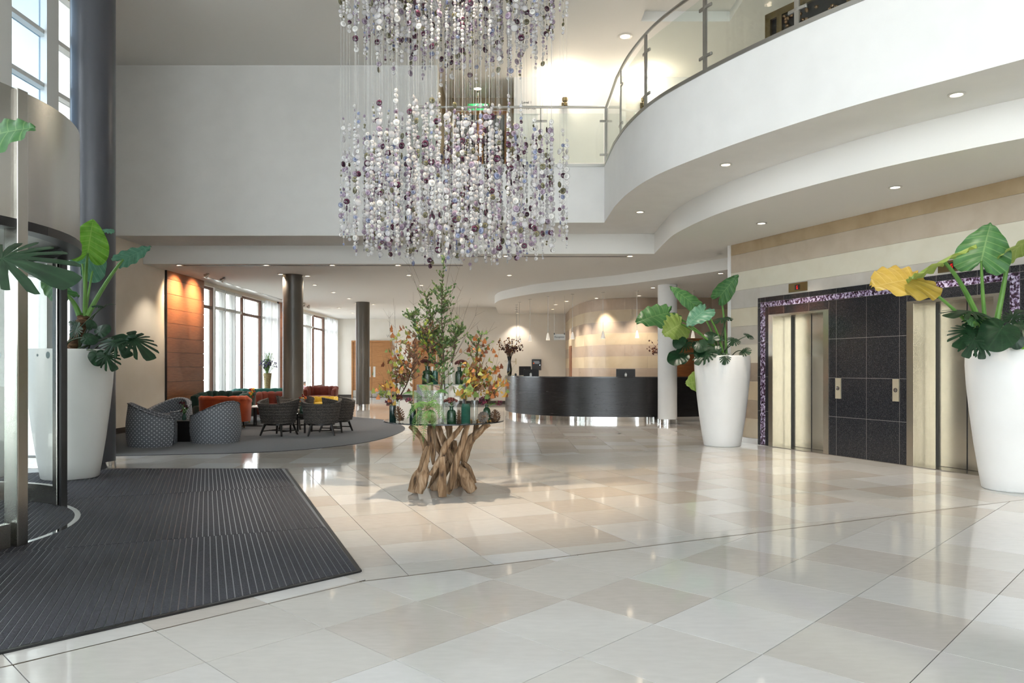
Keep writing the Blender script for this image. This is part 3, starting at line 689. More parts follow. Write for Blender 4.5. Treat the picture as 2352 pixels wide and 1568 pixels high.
for i,p in enumerate(posts):
    nx=posts[i+1] if i+1<len(posts) else posts[i]*2-posts[i-1]
    d=(nx-posts[i-1] if i>1 else V((1,0,0))).normalized(); n=V((-d.y,d.x,0))
    k=MB(); k.T=Matrix(((d.x,n.x,0,p.x),(d.y,n.y,0,p.y),(0,0,1,0),(0,0,0,1))); k.box(-.03,.03,-.012,.012,ZF-.02,ZF+1.06); k.build('post',M['railsteel'],bal)
mids=[V((-1.9,13.76,0)),V((-.68,13.76,0)),V((.53,13.76,0)),V((1.74,13.76,0))]
for a,b in zip(mids,mids[1:]): panel(a,b)
for m in mids[1:3]: MB().box(m.x-.012,m.x+.012,13.75,13.77,ZF,ZF+1.06).build('post',M['railsteel'],bal)
for a,b in zip(posts[1:],posts[2:]): panel(a,b)
panel(V((-1.9,13.76,0)),V((-1.9,15.05,0)))
# gallery display cabinet seen through the railing
t=thing('display_cabinet',(5.6,9.6,ZF),'dark display cabinet with glass beads on the gallery behind the railing','cabinet')
a=PX(1757,40,11.0); c0=V((a.x,11.0,ZF)); dv=V((.55,-.83,0)).normalized(); dn=V((-dv.y,dv.x,0))
def cb(mb,u0,u1,n0,n1,z0,z1):
    mb.T=Matrix(((dv.x,dn.x,0,c0.x),(dv.y,dn.y,0,c0.y),(0,0,1,0),(0,0,0,1))); mb.box(u0,u1,n0,n1,z0,z1); return mb
cb(MB(),0,3.6,.05,.4,ZF,6.55).build('case',M['black'],t)
for u in(.0,.2,1.3,2.4,3.5): cb(MB(),u,u+.09,0,.05,ZF,6.55).build('stile',M['gold'],t)
cb(MB(),0,3.6,0,.05,6.46,6.56).build('top_rail',M['gold'],t)
bd=MB(); rr=random.Random(3)
for i in range(170):
    p=c0+dv*rr.uniform(.3,3.4)+dn*.03; bd.T=None; bd.lathe([(.0,-.03),(.026,-.015),(.03,.0),(.026,.015),(.0,.03)],8,(p.x,p.y,rr.uniform(ZF+.9,6.45)),False,False)
bd.build('glass_beads',[mat('bronze_bead','#8a6a4a',.15,.6)],t,kind='stuff',smooth=True)
# ---------------------------------------------------------------- revolving door
rd=thing('revolving_door',DC,'stainless steel revolving door with a curved drum and glass walls','door')
def arc(r,a0,a1,n): return [V((DC.x+r*math.cos(rad(lerp(a0,a1,i/n))),DC.y+r*math.sin(rad(lerp(a0,a1,i/n))),0)) for i in range(n+1)]
def ringseg(r0,r1,a0,a1,z0,z1,n=24):
    o=arc(r1,a0,a1,n); i=arc(r0,a0,a1,n); return MB().prism([(p.x,p.y) for p in o]+[(p.x,p.y) for p in i[::-1]],z0,z1)
for a0,a1 in((-9,54),(54,171),(171,234),(234,351)): ringseg(DR-.04,DR+.03,a0+.02,a1-.02,2.47,3.45,20).build('drum_panel',M['steel'],rd,smooth=30)
ringseg(DR-.10,DR+.045,0,359.9,2.40,2.47,64).build('drum_soffit_ring',M['black'],rd,smooth=30)
MB().lathe([(DR-.05,2.5),(DR-.05,2.53)],48,DC).build('ceiling_disc',mat('drum_ceiling','#8f8d88',.4,.5),rd)
ringseg(DR-.012,DR+.035,-9,54,.002,.014,24).build('floor_ring',M['chrome'],rd)
def rpost(ang,wd=.16,dp=.10,z1=3.45,m='steel',r=DR):
    c=V((DC.x+r*math.cos(rad(ang)),DC.y+r*math.sin(rad(ang)),0)); k=MB(); k.T=Matrix.Translation(c)@Matrix.Rotation(rad(ang),4,'Z'); k.bbox(-dp/2,dp/2,-wd/2,wd/2,0,z1,.006); return k.build('post',M[m],rd)
rpost(-9.3,.10,.12); rpost(54,.09,.09,2.47); rpost(171); rpost(234)
rpost(51,.05,.06,2.42,'black')
for a0,a1 in((56,112),(112,169),(-122,-67),(-67,-12)):
    g=ringseg(DR-.01,DR+.01,a0+.5,a1-.5,.18,2.42,14).build('curved_glass',M['glass'],rd,smooth=30)
    ringseg(DR-.03,DR+.03,a0,a1,0.005,.19,14).build('bottom_rail',M['steel'],g,smooth=30)
    ringseg(DR-.025,DR+.025,a0-.4,a0+.4,.18,2.42,2).build('edge_strip',M['black'],g)
    d=MB()
    for k in range(9):
        an=rad(lerp(a0+6,a1-6,k/8)); d.T=Matrix.Translation((DC.x+(DR+.011)*math.cos(an),DC.y+(DR+.011)*math.sin(an),1.48))@Matrix.Rotation(an,4,'Z')@Matrix.Rotation(PI/2,4,'Y'); d.lathe([(.035 if k%4==0 else .014,0),(.035 if k%4==0 else .014,.002)],14)
    d.build('safety_dots',mat('frosted_dots','#aab4ba',.6),g)
M['wingglass']=M['glass']
for a in(95,215,335):
    c=Matrix.Translation(DC)@Matrix.Rotation(rad(a),4,'Z')
    k=MB(); k.T=c; k.box(.06,1.62,-.008,.008,.16,2.36); wg=k.build('wing_glass',M['glass'],rd)
    k=MB(); k.T=c
    for b in((.06,1.62,.02,.16),(.06,1.62,2.32,2.4),(1.57,1.64,.02,2.4)): k.box(b[0],b[1],-.025,.025,b[2],b[3])
    k.build('wing_frame',M['black'],wg)
k=MB(); k.lathe([(.06,.01),(.06,2.5)],16,DC); k.build('centre_shaft',M['steel'],rd,smooth=True)
# ---------------------------------------------------------------- reception desk
desk=thing('reception_desk',(2,19,0),'long curved black oak reception desk on a mirrored plinth','reception desk')
dp=catmull([(5.9,19.35,0),(4.6,18.95,0),(3.6,18.8,0),(3.0,18.78,0),(2.3,18.8,0),(1.53,18.98,0),(.75,19.5,0),(.18,20.3,0),(-.08,21.1,0),(-.2,22.0,0),(-.16,23.2,0)],6)
def offs(path,d):
    out=[]
    for i,p in enumerate(path):
        t=(path[min(i+1,len(path)-1)]-path[max(i-1,0)]).normalized(); out.append(p+V((t.y,-t.x,0))*-d)
    return out
din=lambda d:offs(dp,d)
def band(a,b,z0,z1): return MB().prism([(p.x,p.y) for p in din(a)]+[(p.x,p.y) for p in din(b)[::-1]],z0,z1)
# which side is outside?  outside faces the camera
s_=1 if (offs(dp,1)[20]-dp[20]).y<0 else -1
band(-.02*s_,-.14*s_,0,.112).build('mirror_plinth',M['chrome'],desk,smooth=30)
for a,b in((.112,.267),(.267,.443),(.443,.74),(.74,1.098)): band(0,-.10*s_,a+.0015,b-.0015).build('front_plank',M['ebony'],desk,smooth=30)
band(.01*s_,-.42*s_,1.1,1.13).build('counter_top',mat('counter_top_stone','#3a3b3d',.15),desk,smooth=30)
band(-.36*s_,-1.05*s_,.71,.74).build('work_shelf',M['ebony'],desk,smooth=30)
band(-.11*s_,-.15*s_,.11,1.1).build('inner_panel',M['ebony'],desk)
t=thing('low_bench',(5.0,20.5,0),'low black upholstered bench behind the white column','bench')
MB().bbox(3.9,6.4,20.4,20.95,.1,.68,.01).build('body',mat('bench_black','#17171a',.5),t)
MB().box(3.9,6.4,20.42,20.95,0,.1).build('plinth',M['gold'],t); MB().box(3.9,6.4,20.39,20.41,.675,.69).build('brass_edge',M['gold'],t)
t=thing('door_4',(5.0,21.4,0),None,None,kind='structure')
MB().box(4.66,5.42,21.38,21.42,0,2.14).build('leaf',M['darkoak'],t)
f=MB(); f.box(4.6,4.66,21.36,21.43,0,2.2); f.box(5.42,5.48,21.36,21.43,0,2.2); f.box(4.66,5.42,21.36,21.43,2.14,2.2); f.build('door_frame',M['darkoak'],t)
t=thing('door_5',(2.0,25.4,0),None,None,kind='structure')
MB().box(1.985,2.02,25.0,25.9,0,2.1).build('leaf',M['darkoak'],t)
def monitor(px,py,Y,w,h,rz,lab,z0=.74):
    p=PX(px,py,Y); t=thing('computer_monitor',(p.x,Y,z0),lab,'monitor',rz=rz)
    tz=p.z-z0
    MB().bbox(-w/2,w/2,-.02,.015,tz-h,tz,.006).build('screen_case',M['black'],t,world=False)
    MB().box(-.03,.03,-.035,-.02,.01,tz-h*.4).build('stand_neck',M['steel'],t,world=False)
    MB().lathe([(.1,0),(.1,.012),(.03,.015)],20,(0,-.03,0)).build('stand_foot',M['black'],t,world=False,smooth=True)
    k=MB(); k.T=Matrix.Translation((0,-.021,tz-h*.35))@Matrix.Rotation(PI/2,4,'X'); k.lathe([(.011,0),(.011,.003)],14); k.build('badge',M['chrome'],t,world=False)
monitor(1220,848,20.55,.44,.27,-.35,'black monitor nearest the left end of the reception desk')
monitor(1206,841,21.3,.38,.26,-.5,'black monitor tucked behind the other at the left of the desk')
monitor(1437,847,19.55,.5,.3,0,'black monitor in front of the gold wall')
p=PX(1190,862,21.0)
t=thing('desk_phone',(p.x,21.0,.74),'black desk phone and handset beside the left monitors','phone')
k=MB(); k.T=Matrix.Translation((p.x,21.0,.74)); k.bbox(-.1,.1,-.1,.1,0,.1,.02); k.build('body',M['black'],t)
k=MB(); k.T=Matrix.Translation((p.x,21.0,.74)); k.bbox(-.1,-.04,-.02,.12,.1,.46,.02); k.build('screen',M['black'],t)
k=MB(); k.T=Matrix.Translation((p.x,21.0,.74)); k.tube([(.02,-.08,.13),(.06,-.02,.2),(.08,.06,.24)],.025,8); k.build('handset',M['black'],t,smooth=True)
# dried flowers in black vases on the desk
M['dried']=mat('dried_red_leaf','#4f2a22',.8); M['dried2']=mat('dried_brown_seed','#7a4a2c',.8); M['dried3']=mat('dried_gold','#a8783c',.8); M['twig']=mat('dry_twig','#5c4a3c',.85)
def blob(mb,c,r,rng,seg=6):
    rings=[(-1,0),( -.6,.8),(0,1),(.6,.8),(1,0)]; 
    ax=rng.uniform(0,6.28); q=Matrix.Rotation(rng.uniform(-.8,.8),4,'X')@Matrix.Rotation(rng.uniform(-.8,.8),4,'Y'); o=mb.T
    mb.T=Matrix.Translation(V(c))@q; mb.lathe([(max(.0005,b*r*rng.uniform(.7,1.1)),a*r*1.3) for a,b in rings],seg,cap0=False,cap1=False); mb.T=o
def vase_dried(x,y,lab,seed,hgt=.54):
    rng=random.Random(seed); v=thing('black_vase',(x,y,1.13),'slender black vase '+lab,'vase')
    MB().lathe([(.045,0),(.06,.04),(.075,.16),(.06,.28),(.042,.38),(.048,.46),(.065,hgt),(.055,hgt),(.04,.46)],24,(x,y,1.13),cap1=False).build('body',mat('black_glaze_%d'%seed,'#15161a',.12),v,smooth=True)
    d=thing('dried_flowers',(x,y,1.13+hgt-.1),'dried red flower bunch in the vase '+lab,'dried flowers')
    st=MB(); hd=MB()
    for i in range(48):
        a=rng.uniform(0,6.28); L=rng.uniform(.25,.62); sp=rng.uniform(.05,.42)*(1.1-.5*L)
        b=V((x,y,1.13+hgt-.08)); tip=b+V((math.cos(a)*sp,math.sin(a)*sp,L)); st.tube([b,b.lerp(tip,.5)+V((0,0,.05)),tip],.004,5)
        hd.m=rng.choice((0,0,1,1,2)); 
        for k in range(rng.randint(1,4)): blob(hd,tip-V((rng.uniform(-.04,.04),rng.uniform(-.04,.04),k*.05)),rng.uniform(.010,.022),rng)
        if L<.4:
            hd.m=0
            for k in range(2): blob(hd,b.lerp(tip,.8)+V((rng.uniform(-.06,.06),rng.uniform(-.06,.06),rng.uniform(-.06,.03))),.026,rng)
    st.build('stems',M['twig'],d,kind='stuff'); hd.build('dried_heads',[M['dried'],M['dried2'],M['dried3']],d,kind='stuff')
q=PX(1170,865,20.75); vase_dried(q.x,20.75,'at the left end of the reception desk',4)
q=PX(1522,865,19.0); vase_dried(q.x,19.06,'half hidden behind the white column',8,.5)
# wall notice box and signs
t=thing('notice_case',PX(1232,848,27.9),'black wall-mounted notice case behind the reception monitors','notice board')
a=PX(1221.5,825,27.9); b=PX(1243,850,27.9)
MB().bbox(a.x,b.x,27.84,27.945,b.z,a.z,.01).build('case',M['black'],t)
sc=MB().box(a.x+.07,b.x-.07,27.832,27.84,b.z+.24,a.z-.06).build('display',mat('notice_grey','#4a4d4f',.2),t)
k=MB(); k.T=Matrix.Translation((a.x+.07,27.83,b.z+.26))@Matrix.Rotation(PI/2,4,'X'); k.lathe([(.03,0),(.03,.004)],16); k.build('orange_logo',mat('orange_mark','#d0602c',.5),t)
k=MB(); k.box(b.x-.06,b.x-.04,27.832,27.84,b.z+.18,b.z+.21); k.build('lock',M['chrome'],t)
t=thing('reception_sign',PX(1285,780,21),'small white hanging sign that reads Reception','sign')
a=PX(1272,767,21); b=PX(1298,780.5,21)
MB().box(a.x,b.x,20.99,21.01,b.z,a.z).build('board',M['white'],t)
text('Reception',.068,Matrix.Translation(((a.x+b.x)/2,20.988,(a.z+b.z)/2))@FACE,M['blacktext'],t)
for x in(a.x+.012,b.x-.02):
    MB().tube([(x,21,a.z-.02),(x,21,ZK)],.0025,5).build('wire',M['railsteel'],t); MB().box(x-.012,x+.012,20.985,21.015,a.z-.015,a.z+.03).build('clip',M['black'],t)
t=thing('concierge_sign',PX(1175,829,27.9),'small wall sign that reads Concierge behind the black vase','sign')
text('Concierge',.10,Matrix.Translation(PX(1172,829.5,27.93))@FACE,mat('gold_lettering','#a8977a',.5),t)
k=MB(); b=PX(1185,829,27.93); k.box(b.x-.012,b.x+.012,27.92,27.945,b.z-.12,b.z+.1); k.build('end_bar',M['gold'],t)
# pendants
M['shadeo']=mat('pendant_white_glass','#e8e4dc',.3,emit='#fff0dc',es=.5)
def pendant(px,ay,lab,Y=None,on=True):
    Y=Y or (ZK-CAMZ)*FPX/(HOR-ay); x=(px-1176)/FPX*Y; zb=2.14
    t=thing('pendant_lamp',(x,Y,ZK),'white cone pendant lamp over the reception desk, '+lab,'pendant lamp','row of cone pendants over the reception desk')
    MB().lathe([(.045,0),(.045,-.012),(.0,-.013)],16,(x,Y,ZK)).build('ceiling_rose',M['railsteel'],t,smooth=True)
    MB().tube([(x,Y,ZK),(x,Y,zb+.19)],.005,6).build('cord',M['railsteel'],t)
    MB().lathe([(.012,.2),(.02,.18),(.03,.15),(.058,.0),(.05,.0),(.02,.15)],20,(x,Y,zb),cap1=False).build('cone_shade',M['shadeo'],t,smooth=True)
    MB().lathe([(.048,.006),(.048,.01)],16,(x,Y,zb)).build('lamp_disc',M['lamp'],t)
    if on: spot('pendant_beam',t,(x,Y,zb-.01),(x,Y,0),14,100)
for px,ay,l in((1186,714.5,'farthest of the row'),(1186,710,'second farthest of the row'),(1186,705,'third farthest of the row'),(1186.5,700,'fourth farthest of the row'),(1193.5,693.5,'beside the stacked far group'),(1217.5,687,'second clear of the far group'),(1258.5,680,'left of the Reception sign'),(1315,675,'right of the Reception sign'),(1385,671,'before the middle of the gold wall'),(1463,667.5,'left of the white column'),(1591.5,667,'right of the white column')): pendant(px,ay,l)
# ---------------------------------------------------------------- planters
def planter(x,y,lab,z0=0):
    t=thing('white_planter',(x,y,z0),lab,'planter')
    MB().lathe([(.30,0),(.314,.012),(.345,.2),(.39,.5),(.432,.85),(.462,1.15),(.475,1.38),(.472,1.53),(.462,1.565),(.44,1.565),(.435,1.5)],56,(x,y,z0),cap1=False).build('body',M['planter'],t,smooth=50)
    MB().lathe([(.436,1.485),(.43,1.50)],32,(x,y,z0)).build('soil',M['soil'],t)
PL=[(-5.41,9.12),(3.67,13.0),(5.6,8.3),(-3.62,4.3)]
for (x,y),l in zip(PL,('tall white planter by the revolving door','tall white planter left of the first lift','tall white planter at the right edge before the second lift','tall white planter left of the entrance, near the camera')): planter(x,y,l,.0132 if x<0 else 0)
# ---------------------------------------------------------------- leaves
def leafmat(name,base,base2,vein,back=None,rough=.42,n=14,yell=None):
    m=mat(name,base,rough,0,.45); N,L,b=nodes(m)
    uv=N.new('ShaderNodeUVMap'); sp=N.new('ShaderNodeSeparateXYZ'); L.new(uv.outputs[0],sp.inputs[0])
    mu=N.new('ShaderNodeMath'); mu.operation='MULTIPLY'; mu.inputs[1].default_value=n; L.new(sp.outputs[1],mu.inputs[0])
    fr=N.new('ShaderNodeMath'); fr.operation='FRACT'; L.new(mu.outputs[0],fr.inputs[0])
    pp=N.new('ShaderNodeMath'); pp.operation='PINGPONG'; pp.inputs[1].default_value=.5; L.new(mu.outputs[0],pp.inputs[0])
    r1=ramp(N,[(0,(1,1,1)),(.10,(.0,.0,.0)),(1,(0,0,0))]); L.new(pp.outputs[0],r1.inputs[0])
    r2=ramp(N,[(0,(1,1,1)),(.045,(0,0,0))]); L.new(sp.outputs[0],r2.inputs[0])
    mx=N.new('ShaderNodeMath'); mx.operation='MAXIMUM'; L.new(r1.outputs[0],mx.inputs[0]); L.new(r2.outputs[0],mx.inputs[1])
    nz=N.new('ShaderNodeTexNoise'); nz.inputs['Scale'].default_value=6; cr=ramp(N,[(.3,base),(.7,base2)]); L.new(nz.outputs[0],cr.inputs[0])
    m3=N.new('ShaderNodeMix'); m3.data_type='RGBA'; m3.inputs[7].default_value=rgb(vein); L.new(cr.outputs[0],m3.inputs[6])
    ml=N.new('ShaderNodeMath'); ml.operation='MULTIPLY'; ml.inputs[1].default_value=.38; L.new(mx.outputs[0],ml.inputs[0]); L.new(ml.outputs[0],m3.inputs[0])
    L.new(m3.outputs[2],b.inputs['Base Color'])
    t=N.new('ShaderNodeBsdfTranslucent'); L.new(m3.outputs[2],t.inputs[0]); mm=N.new('ShaderNodeMixShader'); mm.inputs[0].default_value=.3
    o=N['Material Output']; L.new(b.outputs[0],mm.inputs[1]); L.new(t.outputs[0],mm.inputs[2]); L.new(mm.outputs[0],o.inputs[0])
    return m
M['ear']=leafmat('elephant_ear_green','#3c6b3a','#4b7d46','#9cc07a'); M['earb']=leafmat('elephant_ear_bright','#5f9a2c','#74ad38','#b5d070')
M['eart']=leafmat('elephant_ear_bluish','#4f8268','#5f927a','#98bfa0'); M['eary']=leafmat('elephant_ear_yellow','#b79a3e','#c9ad55','#e3d08a')
M['earo']=leafmat('elephant_ear_olive','#7f9a45','#93a95a','#c3cf8a')
M['mon']=leafmat('monstera_green','#1a3522','#24442b','#35563a',rough=.33,n=6)
M['stem']=nmat('green_stem',[(.3,'#4f7d35'),(.7,'#6d9a48')],6,.45); M['dstem']=mat('dark_stem','#33452a',.5)
M['bark']=nmat('brown_trunk',[(.3,'#3a2a1e'),(.55,'#6d4f36'),(.75,'#a08060')],14,.9,6,(1,1,5),bump=.6)
EDGE=catmull([(.015,-.02,0),(.05,-.14,0),(.13,-.26,0),(.25,-.31,0),(.37,-.26,0),(.45,-.11,0),(.475,.10,0),(.44,.34,0),(.335,.58,0),(.19,.81,0),(.06,.955,0),(0,1.0,0)],4)
def ear_leaf(J,T,N,W,m,parent,cup=.10,bend=.12,rip=.024,seed=0):
    J=V(J);T=V(T); y=(T-J); L=y.length; y.normalize(); N=V(N); x=y.cross(N).normalized(); n=x.cross(y).normalized()
    ne=len(EDGE)-1; mb=MB(); ph=seed*1.7
    def fn(side):
        def f(s,t):
            e=EDGE[min(ne,int(round(t*ne)))]; my=sm((t-.22)/.78)**1.15
            lx=e.x*s*W/.95*side; ly=lerp(my,e.y,s)
            z=-cup*(abs(lx)/.45)**2 - bend*max(0,ly)**2 + rip*math.sin(t*ne*1.15+ph)*s*s*1.5 + .03*s*(1-s)*4*.3
            return J+x*(lx*L)+y*(ly*L)+n*(z*L)
        return f
    for side in(1,-1): mb.grid(fn(side),6,ne,flip=(side<0))
    return mb.build('leaf',m,parent,smooth=80)
def mon_leaf(J,T,N,m,parent,seed=0,W=1.0,name='leaf'):
    J=V(J);T=V(T);y=(T-J);L=y.length;y.normalize();x=y.cross(V(N)).normalized();n=x.cross(y).normalized(); mb=MB()
    rng=random.Random(seed); na=44; vs=[];fs=[];us=[]; c=V((0,.18))
    cuts=[.36,.72,1.08,1.44,1.8,2.2]
    for side in(1,-1):
        b=len(vs); k=[]
        for i in range(na+1):
            a=lerp(.0,PI*.97,i/na)      # angle from tip
            r=.50+.32*math.cos(a)**3*(math.cos(a)>0)+.10*math.sin(a)
            if a>2.4: r*=1-.35*(a-2.4)/.7
            nt=max([math.exp(-((a-cc)/.06)**2) for cc in cuts]) if seed>=0 else 0
            r2=r*(1-.74*nt)
            for f,rr in((0,.0),(1,.35),(2,.7),(3,1.0)):
                q=V((math.sin(a)*side*r2*rr*W*.92,.18+math.cos(a)*r2*rr))
                z=-.30*q.x*q.x-.26*max(0,q.y)**2+.008*math.sin(a*9)*rr
                vs.append(J+x*(q.x*L)+y*(q.y*L)+n*(z*L)); us.append((abs(math.sin(a))*rr,a/PI))
        for i in range(na):
            for f in range(3):
                q=(b+i*4+f,b+i*4+f+1,b+(i+1)*4+f+1,b+(i+1)*4+f); fs.append(q if side<0 else q[::-1])
    mb.add([tuple(v) for v in vs],fs,us); return mb.build(name,m,parent,smooth=80)
def petiole(a,b,c,r0,r1,parent,m='stem'):
    a=V(a);b=V(b);c=V(c); pts=[a*(1-t)**2+b*2*t*(1-t)+c*t*t for t in [i/8 for i in range(9)]]
    return MB().tube(pts,[lerp(r0,r1,i/8) for i in range(9)],8).build('stem',M[m],parent,smooth=True)
CAMN=lambda p:(V((0,0,CAMZ))-V(p)).normalized()
# --- plant by the first lift
bx,by=PL[1]; base=V((bx,by,1.5))
p2=thing('elephant_ear_plant',base,'elephant ear plant with broad green leaves in the planter left of the first lift','plant')
def ear(pl,base,jp,tp,Yj,Yt,W,m,nz=(0,0,1),mixcam=.6,r=.02,mid=None,seed=0,cup=.1,bend=.12):
    J=PX(jp[0],jp[1],Yj);T=PX(tp[0],tp[1],Yt); n=(CAMN(J)*mixcam+V(nz)*(1-mixcam)).normalized()
    ear_leaf(J,T,n,W,m,pl,seed=seed,cup=cup,bend=bend)
    b=V(base); md=V(mid) if mid else V((lerp(b.x,J.x,.35),lerp(b.y,J.y,.4),lerp(b.z,J.z,.72)))
    petiole(b,md,J,r*1.2,r*.6,pl)
ear(p2,(bx-.06,by-.1,1.5),(1533,718.6),(1464,732),12.7,12.3,.82,M['ear'],(.2,0,1),.55,seed=1)
ear(p2,(bx-.02,by-.15,1.5),(1563,744),(1527,765),12.6,12.3,1.1,M['earo'],(.5,0,.6),.75,seed=2)
ear(p2,(bx,by+.1,1.5),(1592.6,698),(1539,654.7),13.1,13.2,.52,M['ear'],(.6,.2,.5),.7,seed=3)
ear(p2,(bx+.02,by-.05,1.5),(1618,713),(1579,743),12.5,12.2,.68,M['eart'],(-.5,0,.6),.7,seed=4)
ear(p2,(bx+.08,by,1.5),(1655,678.6),(1694,630),12.9,12.7,.74,M['ear'],(-.6,-.2,.4),.7,seed=5)
ear(p2,(bx-.2,by+.1,1.5),(1612,874),(1577,880),13.15,13.0,1.15,M['earo'],(-.3,-.6,.2),.85,mid=(bx-.5,by+.1,1.7),seed=6)
mp2=thing('monstera_plant',base,'dark monstera foliage spilling over the planter left of the first lift','plant')
def mons(pl,base,jp,tp,Yj,Yt,mc=.5,seed=0,W=1.0,st=True,m='mon',nz=(0,0,1)):
    J=PX(jp[0],jp[1],Yj);T=PX(tp[0],tp[1],Yt); n=(CAMN(J)*mc+V(nz)*(1-mc)).normalized(); mon_leaf(J,T,n,M[m],pl,seed,W)
    if st: b=V(base)+V((RN.uniform(-.15,.15),RN.uniform(-.15,.15),0)); petiole(b,b.lerp(J,.5)+V((0,0,.12)),J,.010,.006,pl,'dstem')
for a in(((1667,815),(1663,834),12.55,12.45,.9,1),((1705,806),(1719,807),12.7,12.5,.7,2),((1687,778),(1681,786),12.8,12.6,.8,3),((1717,771),(1732,768),12.8,12.9,.6,4),((1665,729),(1640,733),12.9,12.7,.15,5),((1670,728),(1681,733),12.9,12.8,.2,6),((1620,795),(1608,818),12.6,12.4,.7,-1),((1628,806),(1598,828),12.5,12.35,.4,7),((1605,785),(1612,802),12.6,12.4,.8,-1),((1640,810),(1655,795),12.6,12.6,.8,-1),((1578,786),(1556,802),12.6,12.5,.5,8),((1563,776),(1554,796),12.5,12.4,.8,-1),((1560,813),(1544,829),12.6,12.4,.7,-1),((1572,815),(1563,832),12.6,12.5,.6,-1),((1640,780),(1622,760),12.7,12.8,.6,-1),((1655,780),(1650,765),12.8,12.9,.6,9)):
    mons(mp2,base,*a)
# --- plant by the revolving door
bx,by=PL[0]; base=V((bx,by,1.5)); crown=PX(195,725,9.05)
p1=thing('elephant_ear_plant',base,'elephant ear plant on a bare brown trunk in the planter by the revolving door','plant')
tb=PX(163,812,9.1); tp=[tb+V((0,0,-.05)),PX(166,800,9.1),PX(176,770,9.1),PX(188,745,9.08),crown]
MB().tube(catmull(tp,5),[.07+.008*math.sin(i*2.1) for i in range(21)],12,wob=.15).build('trunk',M['bark'],p1,smooth=True)
ear(p1,crown,(201.6,580.7),(214,503),8.8,8.75,1.08,M['earb'],(0,0,1),1.0,.022,seed=1,cup=.05,bend=.03)
ear(p1,crown+V((-.02,.05,0)),(189,606),(240,575),9.25,9.3,1.75,M['eart'],(0,-.3,1),.85,.018,seed=2,cup=.06)
ear(p1,crown+V((.03,0,0)),(283,595.6),(348.5,567),9.2,9.3,.8,M['eart'],(-.3,.6,1),.12,.026,mid=PX(245,640,9.15),seed=3,cup=.02,bend=-.03)
ear(p1,crown+V((-.05,.1,0)),(240,530),(258,522),9.6,9.8,.9,M['eart'],(-.3,0,1),.5,.012,seed=4)
ear(p1,crown+V((-.05,-.03,0)),(150,675),(95,640),9.0,9.0,1.0,M['ear'],(0,0,1),.4,.03,seed=5)
mp1=thing('monstera_plant',base,'dark monstera foliage in the planter by the revolving door','plant')
for a in(((275,775),(306,763),8.9,8.8,.4,1),((296,772),(350,808),8.85,8.7,.35,2),((262,780),(292,805),8.8,8.6,.6,3),((222,810),(228,834),8.7,8.6,.9,-1),((240,812),(262,843),8.7,8.6,.8,4),((246,699),(264,694),9.0,9.0,.15,5),((232,702),(212,700),9.0,8.9,.3,6),((212,752),(204,733),8.9,8.9,.7,-1),((225,765),(249,748),8.9,8.9,.6,-1),((195,775),(222,782),8.8,8.8,.7,-1),((176,745),(158,735),8.9,8.9,.6,7),((180,752),(155,770),8.8,8.8,.6,8)): mons(mp1,base,*a)
# --- plant at the right edge
bx,by=PL[2]; base=V((bx-.1,by-.05,1.5))
p3=thing('elephant_ear_plant',base,'elephant ear plant with one yellowing leaf in the planter at the right edge','plant')
cr=PX(2268,789,8.1)
ear(p3,cr,(2254,598.7),(2275,510),7.9,7.95,1.2,M['ear'],(0,0,1),.9,.022,mid=PX(2256,690,8.0),seed=1,cup=.06,bend=.05)
ear(p3,cr,(2100,640),(2005,653),7.9,7.6,.95,M['eary'],(.1,-.2,1),.5,.02,mid=PX(2190,700,8.0),seed=2,cup=.06,bend=.05)
ear(p3,cr,(2169,601),(2092,634),7.8,7.5,1.1,M['earo'],(0,.5,1),.08,.03,mid=PX(2225,660,8.0),seed=3,cup=.03,bend=.02)
ear(p3,cr+V((.05,0,0)),(2318,582),(2400,520),7.9,7.7,1.15,M['earo'],(-.2,.5,1),.1,.03,mid=PX(2300,690,8.05),seed=4,cup=.05)
ear(p3,cr,(2235,740),(2215,720),7.9,7.9,.7,M['ear'],(0,0,1),.6,.03,seed=5)
mp3=thing('monstera_plant',base,'dark monstera foliage in the planter at the right edge','plant')
for a in(((2240,716),(2183,705),8.0,7.8,.35,1),((2235,755),(2203,782),7.9,7.7,.6,2),((2240,775),(2220,812),7.75,7.65,.85,3),((2255,780),(2255,818),7.75,7.65,.9,4),((2305,748),(2275,790),7.75,7.6,.9,-1),((2322,735),(2345,700),8.0,8.1,.5,5),((2340,745),(2372,760),7.9,7.7,.6,6),((2330,770),(2340,800),7.85,7.8,.8,-1),((2245,725),(2225,750),8.0,7.9,.6,7)): mons(mp3,base,*a)
ear(p3,cr+V((.15,0,0)),(2340,775),(2352,800),7.9,7.8,1.1,M['earb'],(0,-.4,.6),.8,.012,seed=6)
# --- plant near the camera at the left edge
bx,by=PL[3]; base=V((bx,by,1.5))
p4=thing('elephant_ear_plant',base,'elephant ear leaf reaching in at the upper left edge of the view','plant')
ear(p4,base,(-40,318),(68,281),4.5,4.4,.8,M['ear'],(.3,-.4,1),.55,.02,seed=1,cup=.1)
ear(p4,base,(-260,300),(-380,220),4.3,4.2,1.1,M['ear'],(.3,-.4,1),.5,.02,seed=2)
mp4=thing('monstera_plant',base,'dark split monstera leaf in front of the revolving door post','plant')
mons(mp4,base,(-25,590),(142,600),4.35,4.15,.55,1,.8); mons(mp4,base,(-150,640),(-260,700),4.3,4.0,.4,2,1.1)
